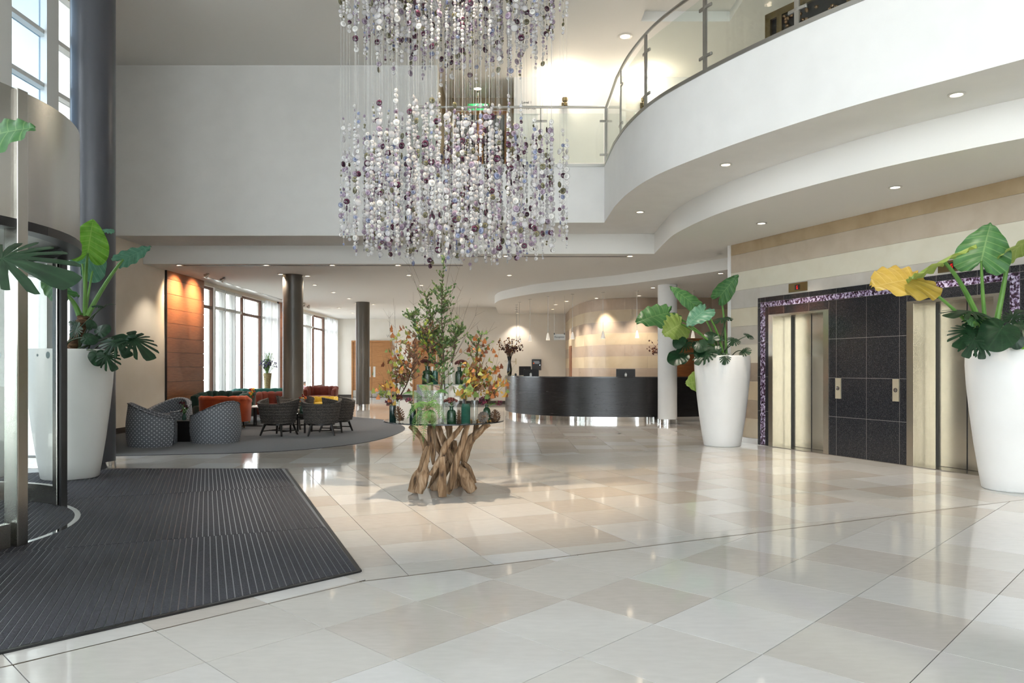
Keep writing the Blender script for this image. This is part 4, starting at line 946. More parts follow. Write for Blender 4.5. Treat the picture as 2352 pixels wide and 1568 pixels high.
# ---------------------------------------------------------------- bead chandelier
CY=9.1; CX=(1042-1176)/FPX*CY; RX=1.39; RY=.85
ch=thing('bead_chandelier',(CX,CY,ZT),'two-tier chandelier of hanging clear and purple glass discs','chandelier')
bead={'clear':beadmat('clear_bead','#f6f6f6',.62),'rim':beadmat('smoke_rim','#dad6d8',.42),'lav':beadmat('lavender_bead','#c4b2c4',.35),'lavr':beadmat('lavender_rim','#927e96',.3),
 'pur':beadmat('purple_bead','#5e2c48',.1),'purr':beadmat('purple_rim','#2a1020',.05),'olv':beadmat('olive_bead','#8e8866',.2),'olvr':beadmat('olive_rim','#5e5a42',.15),
 'blu':beadmat('blue_bead','#b9c2da',.4),'blur':beadmat('blue_rim','#767ea6',.3),'wht':beadmat('white_bead','#f2f0ec',.2),'whr':beadmat('white_rim','#d8d5d2',.3)}
kinds=[('clear','rim',.50),('wht','whr',.28),('lav','lavr',.10),('pur','purr',.03),('olv','olvr',.035),('blu','blur',.045)]
SEG=9
prof=[(.0,-.16),(.17,-.15),(.24,-.10),(.42,-.09),(.5,0),(.42,.09),(.24,.10),(.17,.15),(.0,.16)]  # unit disc along local z
def disc_geo(seg=SEG):
    vs=[];fs=[];mi=[]
    ringi=[]
    for (r,z) in prof:
        if r==0: ringi.append([len(vs)]); vs.append((0,0,z))
        else:
            ringi.append(list(range(len(vs),len(vs)+seg)))
            vs+=[(r*math.cos(2*PI*k/seg),r*math.sin(2*PI*k/seg),z) for k in range(seg)]
    zone=[1,1,0,1,1,0,1,1]
    for i in range(len(prof)-1):
        a,b=ringi[i],ringi[i+1]
        for k in range(seg):
            k2=(k+1)%seg
            if len(a)==1: f=(a[0],b[k2],b[k])
            elif len(b)==1: f=(a[k],a[k2],b[0])
            else: f=(a[k],a[k2],b[k2],b[k])
            fs.append(f); mi.append(zone[i])
    return vs,fs,mi
GV,GF,GM=disc_geo()
dmesh={}
for c,r,_ in kinds:
    me=bpy.data.meshes.new('glass_disc_'+c); me.from_pydata(GV,[],GF); me.materials.append(bead[c]); me.materials.append(bead[r])
    me.polygons.foreach_set('material_index',GM); me.polygons.foreach_set('use_smooth',[True]*len(GF)); me.update(); dmesh[c]=me
rc=random.Random(21); discs=[]; wires=[]
pts=[]
tries=0
while len(pts)<165 and tries<9000:
    tries+=1; a=rc.uniform(0,2*PI); r=math.sqrt(rc.uniform(0,1)); 
    if rc.random()<.35: r=rc.uniform(.86,1)
    p=(r*math.cos(a),r*math.sin(a))
    if all((p[0]-q[0])**2*RX*RX+(p[1]-q[1])**2*RY*RY>.0075 for q in pts): pts.append(p)
for (u,v) in pts:
    x=CX+u*RX; y=CY+v*RY; rr=math.hypot(u,v)
    zb=2.74+.10*u*u-.04*(1-abs(u))+rc.uniform(-.07,.14); zt=4.44-.30*u*u*u*u+rc.uniform(-.42,.16)-(.12 if v<-.5 else 0)
    ub=5.05+.36*abs(u)**2.2+rc.uniform(-.08,.35); ut=6.9
    wires.append((x,y,zb)); 
    for z0,z1 in((zb,zt),(ub,ut)):
        z=z0; first=True; run=0
        while z<z1:
            if run<=0:
                big=rc.random(); run=rc.randint(2,7); s0=.028 if big<.45 else (.044 if big<.8 else .062)
            run-=1
            s=s0*rc.uniform(.85,1.2)
            if rc.random()<.07: s=rc.uniform(.07,.088)
            k=rc.choices(kinds,[q[2] for q in kinds])[0][0]
            if s>.068 and rc.random()<.4: k=rc.choice(('pur','pur','olv','lav'))
            if s<.03 and rc.random()<.25: k=rc.choice(('lav','olv'))
            z+=s*.5; discs.append((s,k,x+rc.uniform(-.006,.006),y,z,rc.gauss(0,.75))); z+=s*.5+rc.uniform(.001,.006)
            if rc.random()<.05: z+=rc.uniform(.02,.10)
def dmtx(s,x,y,z,a): return Matrix.Translation((x,y,z))@Matrix.Rotation(a,4,'Z')@Matrix.Rotation(PI/2,4,'X')@Matrix.Scale(s,4)
discs.sort(key=lambda d:-(d[0]/d[3] if d[4]<5.9 else 0))
for (s,k,x,y,z,a) in discs[:300]: inst('glass_disc',dmesh[k],ch,dmtx(s,x,y,z,a))
names=[k[0] for k in kinds]; slots=[]
for c,r,_ in kinds: slots+=[bead[c],bead[r]]
nv=len(GV); allv=[];allf=[];allm=[]
for n,(s,k,x,y,z,a) in enumerate(discs[300:]):
    m=dmtx(s,x,y,z,a); b=n*nv; i2=names.index(k)*2
    allv+=[tuple(m@V(p)) for p in GV]; allf+=[tuple(b+i for i in f) for f in GF]; allm+=[i2+q for q in GM]
me=bpy.data.meshes.new('glass_discs'); me.from_pydata(allv,[],allf)
for m in slots: me.materials.append(m)
me.polygons.foreach_set('material_index',allm); me.polygons.foreach_set('use_smooth',[True]*len(allf)); me.update()
o=inst('glass_discs',me,ch,Matrix.Identity(4)); o['kind']='stuff'
M['wire']=beadmat('nylon_line','#e6e6e4',.45)
for x,y,z in wires: MB().tube([(x,y,z),(x,y,ZT-.03)],.0016,4,cap=False).build('hanging_line',M['wire'],ch)
MB().lathe([(1.0,0),(1.0,-.03)],48,(0,0,0)).mesh('x',M['railsteel'])
k=MB(); k.T=Matrix.Translation((CX,CY,ZT))@Matrix.Diagonal((RX+.05,RY+.05,1,1)); k.lathe([(1.0,0),(1.0,-.03)],48); k.build('ceiling_plate',M['railsteel'],ch)

for i,(dx,dy) in enumerate(((-.8,-.2),(0,-.3),(.8,-.2),(-.4,.35),(.4,.35))):
    lp=V((CX+dx,CY+dy,ZT-.05)); MB().lathe([(.06,0),(.06,-.03),(.045,-.03)],16,tuple(lp+V((0,0,.02)))).build('plate_lamp',M['lamp'],ch)
    spot('plate_beam',ch,lp,(CX+dx*.8,CY+dy-.4,0),1100,40,(1,.86,.7),.5,.03)
lp=V((-.74,8.16,ZT-.03)); MB().lathe([(.09,0.02),(.09,-.03),(.07,-.03)],20,tuple(lp)).build('plate_lamp',M['lamp'],ch)
spot('table_beam',ch,lp+V((0,0,-.05)),(-.75,8.12,0),2600,46,(1,.80,.58),.9,.06)
# ---------------------------------------------------------------- driftwood table
TY=8.15; TX=(1020-1176)/FPX*TY; TZ=.775; TR=.655
dt=thing('driftwood_table',(TX,TY,0),'round table with a crossed driftwood base under the flower display','table')
M['drift']=nmat('driftwood',[(.3,'#3a2a1e'),(.42,'#74593f'),(.55,'#9a7d60'),(.72,'#bda489')],20,.85,9,(1,1,.16),bump=.9,dist=.8)
def dpt(cx,cy,d):
    Y=TY+d; return PX(850+cx*.1488,940+cy*.1488,Y)
BR=[([(650,1275,66),(725,1060,75),(785,900,58),(835,720,42),(885,560,25)],-.12),
([(755,1285,58),(845,1010,72),(860,880,48),(905,650,30),(915,560,20)],-.30),
([(880,820,40),(850,580,55),(780,420,46),(620,250,36)],-.05),
([(975,850,30),(950,600,52),(928,360,46),(935,225,40)],-.20),
([(925,1010,32),(1080,780,56),(1170,560,52),(1290,410,46),(1450,225,42)],-.33),
([(1112,1345,64),(1115,1100,64),(1122,850,56),(1105,730,46)],-.40),
([(1195,1300,34),(1262,1130,62),(1300,900,66),(1370,650,52),(1440,450,56),(1510,225,42)],-.22),
([(1590,1262,72),(1480,1080,82),(1300,820,72),(1200,620,56),(1125,450,50),(1040,225,46)],-.10),
([(1430,800,36),(1480,560,62),(1620,400,62),(1830,215,50)],-.04),
([(1605,1140,32),(1535,920,42),(1430,810,28)],.12),
([(960,1275,60),(1040,1150,62),(1200,900,52),(1285,650,52),(1300,480,42)],.08),
([(1260,1250,52),(1360,1120,46),(1500,640,52),(1600,450,42),(1650,225,42)],.22),
([(1210,225,52),(1230,380,48),(1250,600,44),(1060,900,52),(930,1235,52)],.26),
([(1420,1230,50),(1250,900,52),(1040,560,50),(960,225,42)],.34)]
for pts,d in BR:
    P=[dpt(x,y,d) for x,y,r in pts]; R=[r*.1488/FPX*(TY+d)*(.90 if y<1000 else 1.08) for x,y,r in pts]
    for i,p in enumerate(P):
        p.z=min(p.z,TZ-.012)
        if i==0 and p.z<.2: p.z=max(p.z,.0)
    zmin=min(p.z for p in P)
    pr=catmull([tuple(p) for p in P],7); rr=[v.x for v in catmull([(r,0,0) for r in R],7)]
    pr=[V((p.x+.006*noise.noise(p*11),p.y+.006*noise.noise(p*13),p.z)) for p in pr]
    mb=MB().tube(pr,rr,18,wob=.4)
    mb.v=[(x,y,min(max(z,.0),TZ-.006)) for x,y,z in mb.v]
    mb.build('branch',M['drift'],dt,smooth=60)
MB().lathe([(TR-.004,-.006),(TR,-.002),(TR,.004),(TR-.004,.008)],64,(TX,TY,TZ)).build('table_top',mat('smoked_glass_top','#30343a',.05,.4,.8),dt,smooth=30)
TT=TZ+.008
# ---------------------------------------------------------------- bottles
def liquidglass(name,col,clear): return beadmat(name,col,clear,.05)
G_green=liquidglass('bottle_green_glass','#174a2a',.5); G_dark=liquidglass('dark_teal_glass','#12302c',.25); G_clear=glassmat('clear_bottle_glass',(.92,.95,.94),2.2); G_aqua=liquidglass('aqua_glass','#2a6a58',.4)
PB={'jug':[(.0,0),(.48,.0),(.5,.03),(.5,.62),(.42,.74),(.22,.80),(.2,.94),(.24,.96),(.24,1.0),(.18,1.0)],
 'cyl':[(.0,0),(.47,0),(.5,.02),(.5,.95),(.48,1.0),(.44,1.0)],
 'bot':[(.0,0),(.47,0),(.5,.02),(.5,.66),(.40,.78),(.2,.86),(.2,.96),(.24,.97),(.24,1.0),(.17,1.0)],
 'rib':[(.0,0),(.5,0)]+[q for i in range(16) for q in((.5,.02+i*.052),(.455,.046+i*.052))]+[(.5,.86),(.42,.92),(.40,1.0),(.36,1.0)]}
def bottle(px,ytop,ybot,wpx,kind,m,Y,z0,lab,name='glass_bottle'):
    x=(px-1176)/FPX*Y; d=wpx/FPX*Y; h=(ybot-ytop)/FPX*Y
    t=thing(name,(x,Y,z0),lab,'bottle')
    MB().lathe([(max(.0004,r*d),z*h) for r,z in PB[kind]],26,(x,Y,z0),cap1=False).build('body',m,t,smooth=35)
    MB().lathe([(PB[kind][-1][0]*d,h),(PB[kind][-2][0]*d+.002,h-.004),(PB[kind][-2][0]*d+.002,h+.003),(PB[kind][-1][0]*d,h+.003)],20,(x,Y,z0),False,False).build('lip',m,t,smooth=True)
    return V((x,Y,z0+h))
B={}
B['a']=bottle(902,936,972,15,'cyl',G_dark,7.93,TT,'dark green glass jar at the left edge of the flower table')
B['b']=bottle(948,934,974,15,'bot',G_dark,7.72,TT,'dark teal bottle left of the fern on the flower table')
B['c']=bottle(1037,936,974,21,'jug',G_green,7.70,TT,'squat green bottle right of the fern on the flower table')
B['d']=bottle(1070,930,974,22,'rib',G_aqua,7.68,TT,'ribbed green glass bottle at the front of the flower table')
B['e']=bottle(1090,922,972,15,'cyl',G_clear,7.82,TT,'clear glass jar behind the ribbed bottle')
B['f']=bottle(1118,932,971,17,'bot',G_green,7.85,TT,'green bottle between the two right pine cones')
B['g']=bottle(912,926,970,12,'cyl',G_clear,8.05,TT,'clear glass tube beside the left dark jar')
B['h']=bottle(1013,905,975,14,'cyl',G_clear,7.66,TT,'tall clear jar just right of the fern')
B['m']=bottle(1022,850,965,16,'cyl',G_clear,8.3,TT,'tall clear cylinder holding the central branch')
# acrylic riser
RZ=1.174
t=thing('display_riser',(TX,TY+.05,TT),'clear acrylic riser shelf in the middle of the flower table','display stand')
rx0,rx1=PX(960,880,8.1).x,PX(1066,880,8.1).x
MB().box(rx0,rx1,7.98,8.42,RZ-.01,RZ).build('shelf',liquidglass('acrylic_shelf','#cfd8d6',.75),t)
ac=glassmat('acrylic_panel',(.94,.95,.95),1.5)
MB().box(rx0,rx0+.008,7.98,8.42,TT,RZ-.01).build('side_panel',ac,t); MB().box(rx1-.008,rx1,7.98,8.42,TT,RZ-.01).build('side_panel',ac,t); MB().box(rx0+.008,rx1-.008,8.40,8.41,TT,RZ-.01).build('back_panel',ac,t)
B['i']=bottle(982,840,881,25,'jug',G_green,8.08,RZ,'squat green bottle on the left of the acrylic riser')
B['j']=bottle(1055,842,881,19,'jug',G_green,8.10,RZ,'squat green bottle on the right of the acrylic riser')
B['k']=bottle(1037,832,881,16,'bot',G_clear,8.12,RZ,'clear bottle beside the right green bottle on the riser')
B['l']=bottle(1012,786,881,19,'bot',G_clear,8.28,RZ,'tall clear bottle at the back of the riser')
B['n']=bottle(1000,850,881,12,'cyl',G_aqua,8.05,RZ,'small teal bottle in the middle of the riser')
# ---------------------------------------------------------------- pine cones
M['cone']=[nmat('pine_scale_%s'%n,[(.3,a),(.7,b)],20,.8) for n,a,b in(('brown','#4a3526','#7a5c44'),('grey','#4c4744','#857c74'))]
def pinecone(px,py,Y,L,Rm,tilt,az,z0,lab,g=0):
    x=(px-1176)/FPX*Y; t=thing('pine_cone',(x,Y,z0),lab,'pine cone')
    sc=MB(); ga=2.39996; n=70
    q=Matrix.Translation((x,Y,z0+max(Rm*math.sin(0)+.0,Rm*abs(math.sin(tilt)))))@Matrix.Rotation(az,4,'Z')@Matrix.Rotation(tilt,4,'X')
    for i in range(n):
        f=i/n; z=f*L+.0; r=Rm*(math.sin(PI*min(1,(f*.86+.14)))**.7); a=i*ga
        s=Rm*.42*(1-.45*f); c=V((math.cos(a)*r,math.sin(a)*r,z)); o=V((math.cos(a),math.sin(a),.25)); sd=V((-math.sin(a),math.cos(a),0)); b=V((math.cos(a)*r*.35,math.sin(a)*r*.35,z-.01))
        sc.T=q; up=V((0,0,1))
        sc.add([b,c+sd*s*.6-up*s*.1,c+o*s*.35+up*s*.3,c-sd*s*.6-up*s*.1,c-up*s*.35+o*s*.1],[(0,1,2,3),(0,3,4,1),(1,4,2),(4,3,2)])
    sc.build('scales',M['cone'][g],t,kind='stuff')
    k=MB(); k.T=q; k.tube([(0,0,0),(0,0,L*.9)],[Rm*.45,Rm*.2],8); k.build('core',M['bark'],t)
pinecone(921,972,7.85,.16,.05,.35,-.6,TT,'large brown pine cone left of the fern, leaning right')
pinecone(992,974,7.58,.09,.042,.2,0,TT,'small brown pine cone under the fern fronds')
pinecone(1054,972,7.74,.135,.042,0,0,TT,'upright brown pine cone behind the squat green bottle')
pinecone(1106,973,7.66,.10,.055,1.3,.5,TT,'grey pine cone lying on its side at the front right',1)
pinecone(1137,970,7.9,.13,.055,0,0,TT,'upright brown pine cone at the right edge of the flower table')
# scattered seed pods
t=MB(); rs=random.Random(9)
for i in range(26):
    px=rs.uniform(1075,1152); Y=rs.uniform(7.75,8.1); x=(px-1176)/FPX*Y
    if math.hypot(x-TX,Y-TY)<TR-.02: blob(t,(x,Y,TT+.012),.011,rs)
t.build('seed_pods',M['dried3'],None,'small brown seed pods scattered at the right of the flower table','seed pods',kind='stuff')
# ---------------------------------------------------------------- sedum / berry heads
M['sedum']=mat('sedum_rust','#5c2a26',.8); M['berry']=mat('berry_plum','#7a2540',.6); M['berry2']=mat('berry_dark','#4a1c2e',.6); M['gleaf']=mat('leaf_green','#41602f',.55); M['gleaf2']=mat('leaf_mid_green','#667f42',.55); M['ygreen']=mat('leaf_lime','#9aa83a',.55)
def minileaf(mb,c,d,n,L,W):
    c=V(c);d=V(d).normalized();n=V(n); x=d.cross(n); x=x.normalized() if x.length>1e-4 else d.orthogonal(); n=x.cross(d)
    mb.add([c,c+d*L*.35+x*W*.5,c+d*L*.7+x*W*.36,c+d*L-n*L*.12,c+d*L*.7-x*W*.36,c+d*L*.35-x*W*.5,c+d*L*.4+n*L*.06],[(0,1,6),(1,2,6),(2,3,6),(3,4,6),(4,5,6),(5,0,6)])
def head(top,px,py,Y,rpx,kind,lab):
    rng=random.Random(int(px*7)); c=PX(px,py,Y); r=rpx/FPX*Y; t=thing('flower_stem',top,lab,'flower')
    st=MB(); st.tube([V(top)-V((0,0,.03)),V(top).lerp(c,.5),c],.004,6); st.build('stem',M['stem'],t)
    fh=MB(); n=46
    for i in range(n):
        a=rng.uniform(0,6.28); rr=r*math.sqrt(rng.random()); z=(.45*r*(1-(rr/r)**2) if kind=='s' else rng.uniform(-.8,.8)*r*math.sqrt(max(0,1-(rr/r)**2)))
        fh.m=rng.choice((0,1)); blob(fh,c+V((math.cos(a)*rr,math.sin(a)*rr*.8,z)),r*(.17 if kind=='s' else .16),rng,5)
    fh.build('flower_head',[M['sedum'],M['dried']] if kind=='s' else [M['berry'],M['berry2']],t,kind='stuff')
    lf=MB()
    for i in range(14):
        f=rng.uniform(.2,.95); p=V(top).lerp(c,f); a=rng.uniform(0,6.28); minileaf(lf,p,(math.cos(a),math.sin(a),rng.uniform(-.2,.6)),(0,0,1),rng.uniform(.03,.06),.02)
    lf.build('leaves',M['gleaf2'],t,kind='stuff')
head(B['a'],893,924,7.93,9,'b','plum berry cluster in the left dark jar'); head(B['b'],940,919,7.72,9,'b','plum berry cluster above the dark teal bottle')
head(B['c'],1035,922,7.7,16,'s','flat rust sedum head in the squat green bottle'); head(B['f'],1112,919,7.85,13,'b','plum berry cluster in the green bottle at the right')
head(B['f'],1146,925,7.9,8,'b','smaller plum berry cluster leaning over the right pine cone'); head(B['g'],918,913,8.0,8,'b','plum berry cluster in the clear tube')
head(B['i'],976,832,8.08,13,'s','dark sedum head in the left green bottle on the riser'); head(B['j'],1060,835,8.1,15,'s','rust sedum head in the right green bottle on the riser'); head(B['n'],1003,835,8.05,6,'b','plum berries in the middle of the riser')
# ---------------------------------------------------------------- fern
fb=PX(985,930,7.75); fn_=thing('fern',(fb.x,fb.y,TT),'bright green fern arching over the front edge of the table','fern')
M['fern']=nmat('fern_green',[(.3,'#3f7030'),(.7,'#6c9d4b')],8,.55)
rng=random.Random(14)
for (tx,ty,Yt,h) in((950,1012,7.38,.10),(972,1018,7.36,.06),(958,960,7.4,.14),(975,985,7.38,.12),(1010,960,7.45,.16),(1024,972,7.47,.12),(935,962,7.6,.10),(962,885,7.75,.05),(990,880,7.8,.05),(1030,905,7.7,.12),(998,985,7.42,.10),(925,905,7.9,.08)):
    T_=PX(tx,ty,Yt); 
    if T_.z<TT+.02 and math.hypot(T_.x-TX,T_.y-TY)<TR+.02:
        dd=V((T_.x-TX,T_.y-TY,0)).normalized(); T_=V((TX+dd.x*(TR+.05),TY+dd.y*(TR+.05),T_.z))
    a=fb+V((rng.uniform(-.05,.05),rng.uniform(-.03,.03),-.05)); m=a.lerp(T_,.45)+V((0,0,h+.1)); 
    if T_.z<TT: m=V((T_.x*.8+a.x*.2,T_.y-.02,TT+.14))
    pts=[a*(1-t)**2+m*2*t*(1-t)+T_*t*t for t in [i/22 for i in range(23)]]
    fr=MB(); fr.tube(pts,.0025,4,cap=False)
    for i in range(2,23):
        d=(pts[i]-pts[i-1]).normalized(); sd=d.cross(V((0,-.5,1))).normalized(); L=.055*math.sin(PI*min(1,(i/22)*.9+.1))**.7
        for s in(1,-1): minileaf(fr,pts[i],sd*s+d*.35+V((0,0,-.15)),V((0,-.4,1)),L,.012)
    fr.build('frond',M['fern'],fn_)
# ---------------------------------------------------------------- foliage sprays
M['vine']=[mat('vine_%s'%n,c,.6) for n,c in(('gold','#c09c48'),('lime','#98a050'),('orange','#b06c3a'),('rust','#7a4832'),('brown','#8f6c50'),('green','#6c8446'))]
for m in M['vine']+[M['gleaf'],M['gleaf2'],M['ygreen'],M['fern']]:
    N,L,b=nodes(m); t=N.new('ShaderNodeBsdfTranslucent'); mx=N.new('ShaderNodeMixShader'); mx.inputs[0].default_value=.25
    src=b.inputs['Base Color']; t.inputs[0].default_value=src.default_value
    if src.links: L.new(src.links[0].from_socket,t.inputs[0])
    L.new(b.outputs[0],mx.inputs[1]); L.new(t.outputs[0],mx.inputs[2]); L.new(mx.outputs[0],N['Material Output'].inputs[0])
def vineleaf_mesh(m):
    pts=[(0,0),(.18,-.12),(.42,-.05),(.36,.16),(.52,.34),(.30,.42),(.22,.66),(0,1)]
    mb=MB(); out=[(x,y,-.25*x*x-.15*y*y) for x,y in pts]; l=[(-x,y,z) for x,y,z in out[1:-1]]
    mb.add(out+l+[(0,.35,.03)],[(i,i+1,14) for i in range(7)]+[(7,13,14)]+[(13-i,12-i,14) for i in range(5)]+[(8,0,14)]); return mb.mesh('vine_leaf',m,smooth=80)
VL=[vineleaf_mesh(m) for m in M['vine']]
def spray(root,tips,lab,nleaf,rng,weights,size=(.034,.062),cat='foliage'):
    t=thing('vine_spray',root,lab,cat); st=MB(); P=[]
    for tp in tips:
        T_=V(tp); m=V(root).lerp(T_,.5)+V((rng.uniform(-.06,.06),rng.uniform(-.04,.04),rng.uniform(.02,.1)))
        pts=[V(root)*(1-s)**2+m*2*s*(1-s)+T_*s*s for s in [i/8 for i in range(9)]]; st.tube(pts,[.0036-.0003*i for i in range(9)],5); P.append(pts)
    st.build('stems',M['twig'],t)
    for i in range(nleaf):
        pts=rng.choice(P); f=rng.uniform(.25,1)*8; k=min(7,int(f)); p=pts[k].lerp(pts[k+1],f-k)+V((rng.gauss(0,.05),rng.gauss(0,.05),rng.gauss(0,.04)))
        s=rng.uniform(*size); q=Matrix.Rotation(rng.uniform(0,6.28),4,'Z')@Matrix.Rotation(rng.uniform(.5,2.2),4,'X')
        inst('leaf',rng.choices(VL,weights)[0],t,Matrix.Translation(p)@q@Matrix.Scale(s,4))
r5=random.Random(33); G=lambda px,py,Y:PX(px,py,Y)
spray(B['g'],[G(905,800,7.9),G(912,770,8.0),G(935,760,8.1),G(930,840,7.85),G(950,800,8.1)],'autumn vine spray with yellow and rust leaves at the left of the display',190,r5,(2,3,2,3,5,3))
spray(B['a'],[G(868,880,7.7),G(880,868,7.75),G(865,905,7.7),G(895,880,7.8)],'golden vine spray arching low past the left edge of the table',46,r5,(5,5,2,1,1,2))
spray(B['e'],[G(1085,790,7.9),G(1105,775,8.0),G(1120,800,8.0),G(1095,840,7.8),G(1075,860,7.75),G(1120,850,7.9)],'autumn vine spray with orange and gold leaves at the right of the display',230,r5,(4,3,4,3,4,3))
spray(B['f'],[G(1160,880,7.8),G(1150,900,7.8),G(1138,860,7.9),G(1148,830,8.0),G(1125,880,7.85)],'orange vine spray reaching past the right edge of the table',75,r5,(5,2,5,3,2,2))
spray(B['d'],[G(1060,900,7.6),G(1082,893,7.6),G(1052,910,7.6),G(1075,880,7.65)],'large yellow vine leaves in the ribbed green bottle',18,r5,(6,5,1,0,0,4),(.06,.095))
spray(B['l'],[G(960,800,8.1),G(975,790,8.1),G(990,820,8.1),G(965,830,8.0),G(985,770,8.2)],'rust and brown leafy spray above the left green bottle',170,r5,(0,1,2,3,6,3),(.03,.05))
def leafy(root,pathpx,Y,lab,side,rng,nl,L=(.024,.044),mats=('gleaf','gleaf2'),name='leafy_branch'):
    t=thing(name,root,lab,'branch'); main=catmull([V(root)]+[PX(x,y,Y) for x,y in pathpx],6)
    st=MB(); n=len(main); st.tube(main,[lerp(.009,.002,i/n) for i in range(n)],7)
    lf=MB(); segs=[(main[i],main[i+1]) for i in range(int(n*.3),n-1)]
    for i in range(side):
        k=rng.randint(int(n*.3),n-2); b=main[k]; a=rng.uniform(0,6.28); l=rng.uniform(.10,.26)*(1.15-.6*k/n); d=V((math.cos(a),math.sin(a)*.7,rng.uniform(.35,1.1))).normalized(); e=b+d*l
        st.tube([b,b.lerp(e,.5)+V((0,0,-.01)),e],[.004,.003,.0015],5); segs+=[(b,e)]*3
    st.build('stem',M['twig'],t)
    for i in range(nl):
        a,b=rng.choice(segs); p=a.lerp(b,rng.random()); d=(b-a).normalized()+V((rng.uniform(-1,1),rng.uniform(-1,1),rng.uniform(-.3,.7)))
        lf.m=rng.randint(0,len(mats)-1); l=rng.uniform(*L); minileaf(lf,p,d,(rng.uniform(-.5,.5),-1,rng.uniform(0,1)),l,l*.5)
    lf.build('foliage',[M[m] for m in mats],t,kind='stuff')
leafy(B['m']-V((0,0,.3)),[(1018,800),(1014,720),(1016,660),(1020,595)],8.15,'tall central branch with small green leaves rising towards the chandelier',40,r5,420,(.024,.046))
leafy(B['l'],[(1000,760),(985,710),(975,668)],8.2,'green leafy branch leaning left of the tall centre',34,r5,300)
leafy(B['l'],[(980,790),(955,750),(945,722)],8.1,'dense green branch at the left of the display top',34,r5,300)
leafy(B['k'],[(1045,800),(1050,770),(1060,755)],8.1,'dark green leafy branch right of the tall centre',28,r5,240)
leafy(B['e'],[(1095,830),(1098,790),(1108,768)],7.95,'green leafy tip above the right autumn leaves',16,r5,120)
leafy(B['i'],[(985,815),(975,780),(960,750)],8.05,'mixed green and lime spray over the left green bottle',22,r5,160,(.03,.05),('gleaf','ygreen'))
leafy(B['n'],[(1012,840),(1020,800),(1030,780)],8.02,'bushy green spray in the middle of the riser',26,r5,190,(.03,.055))
leafy(B['h'],[(1012,900),(1015,870),(1022,845)],7.75,'small green spray above the tall clear jar',14,r5,90,(.025,.045))
M['seedb']=M['vine'][4]; M['seedr']=M['vine'][3]
leafy(B['g'],[(935,880),(948,840),(955,790)],7.95,'brown seed-covered branch among the left autumn leaves',30,r5,300,(.018,.034),('seedb','seedr'))
leafy(B['i'],[(990,800),(985,770),(975,755)],8.0,'reddish brown seed spray above the left green bottle',24,r5,200,(.016,.03),('seedb','seedr','gleaf2'))
def twigs(root,tips,lab,rng,r=.003,name='bare_twigs',side=3,m='twig'):
    t=thing(name,root,lab,'twigs'); k=MB()
    for (x,y,Y) in tips:
        T_=PX(x,y,Y); md=V(root).lerp(T_,.5)+V((rng.uniform(-.05,.05),0,rng.uniform(0,.08))); pts=[V(root)*(1-s)**2+md*2*s*(1-s)+T_*s*s for s in [i/10 for i in range(11)]]
        k.tube(pts,[lerp(r,r*.3,i/10) for i in range(11)],5)
        for j in range(side):
            b=pts[rng.randint(4,9)]; e=b+V((rng.uniform(-.12,.12),rng.uniform(-.06,.06),rng.uniform(.04,.16))); k.tube([b,e],[r*.5,r*.25],4)
    k.build('twig_stems',M[m],t,kind='stuff')
twigs(B['l'],[(932,576,8.2),(935,592,8.1),(1042,575,8.3),(1060,600,8.1),(1064,656,8.2),(940,690,8.2)],'long bare twigs crossing below the chandelier',r5,.0026)
twigs(B['g'],[(903,684,8.1),(893,712,8.0),(908,700,8.1)],'bare twigs rising at the left of the display',r5,.0021)
twigs(B['k'],[(1035,670,8.2),(1042,690,8.2),(1050,680,8.1),(1056,700,8.2),(1081,684,8.2),(1096,716,8.1),(1092,740,8.1),(1142,750,8.0)],'bare pale twigs rising at the right of the display',r5,.0021)
M['grass']=mat('dry_grass','#6f6a3f',.7)
twigs(B['g'],[(878,815,7.8),(882,828,7.75),(885,805,7.9),(870,850,7.7),(890,835,7.8)],'dry grass blades fanning out to the left',r5,.0022,'grass_blades',0,'grass')
twigs(B['f'],[(1180,845,7.9),(1178,858,7.9),(1185,835,7.95),(1172,872,7.85),(1190,850,8.0),(1150,790,8.0),(1140,795,8.0)],'dry grass blades fanning out to the right',r5,.0022,'grass_blades',0,'grass')
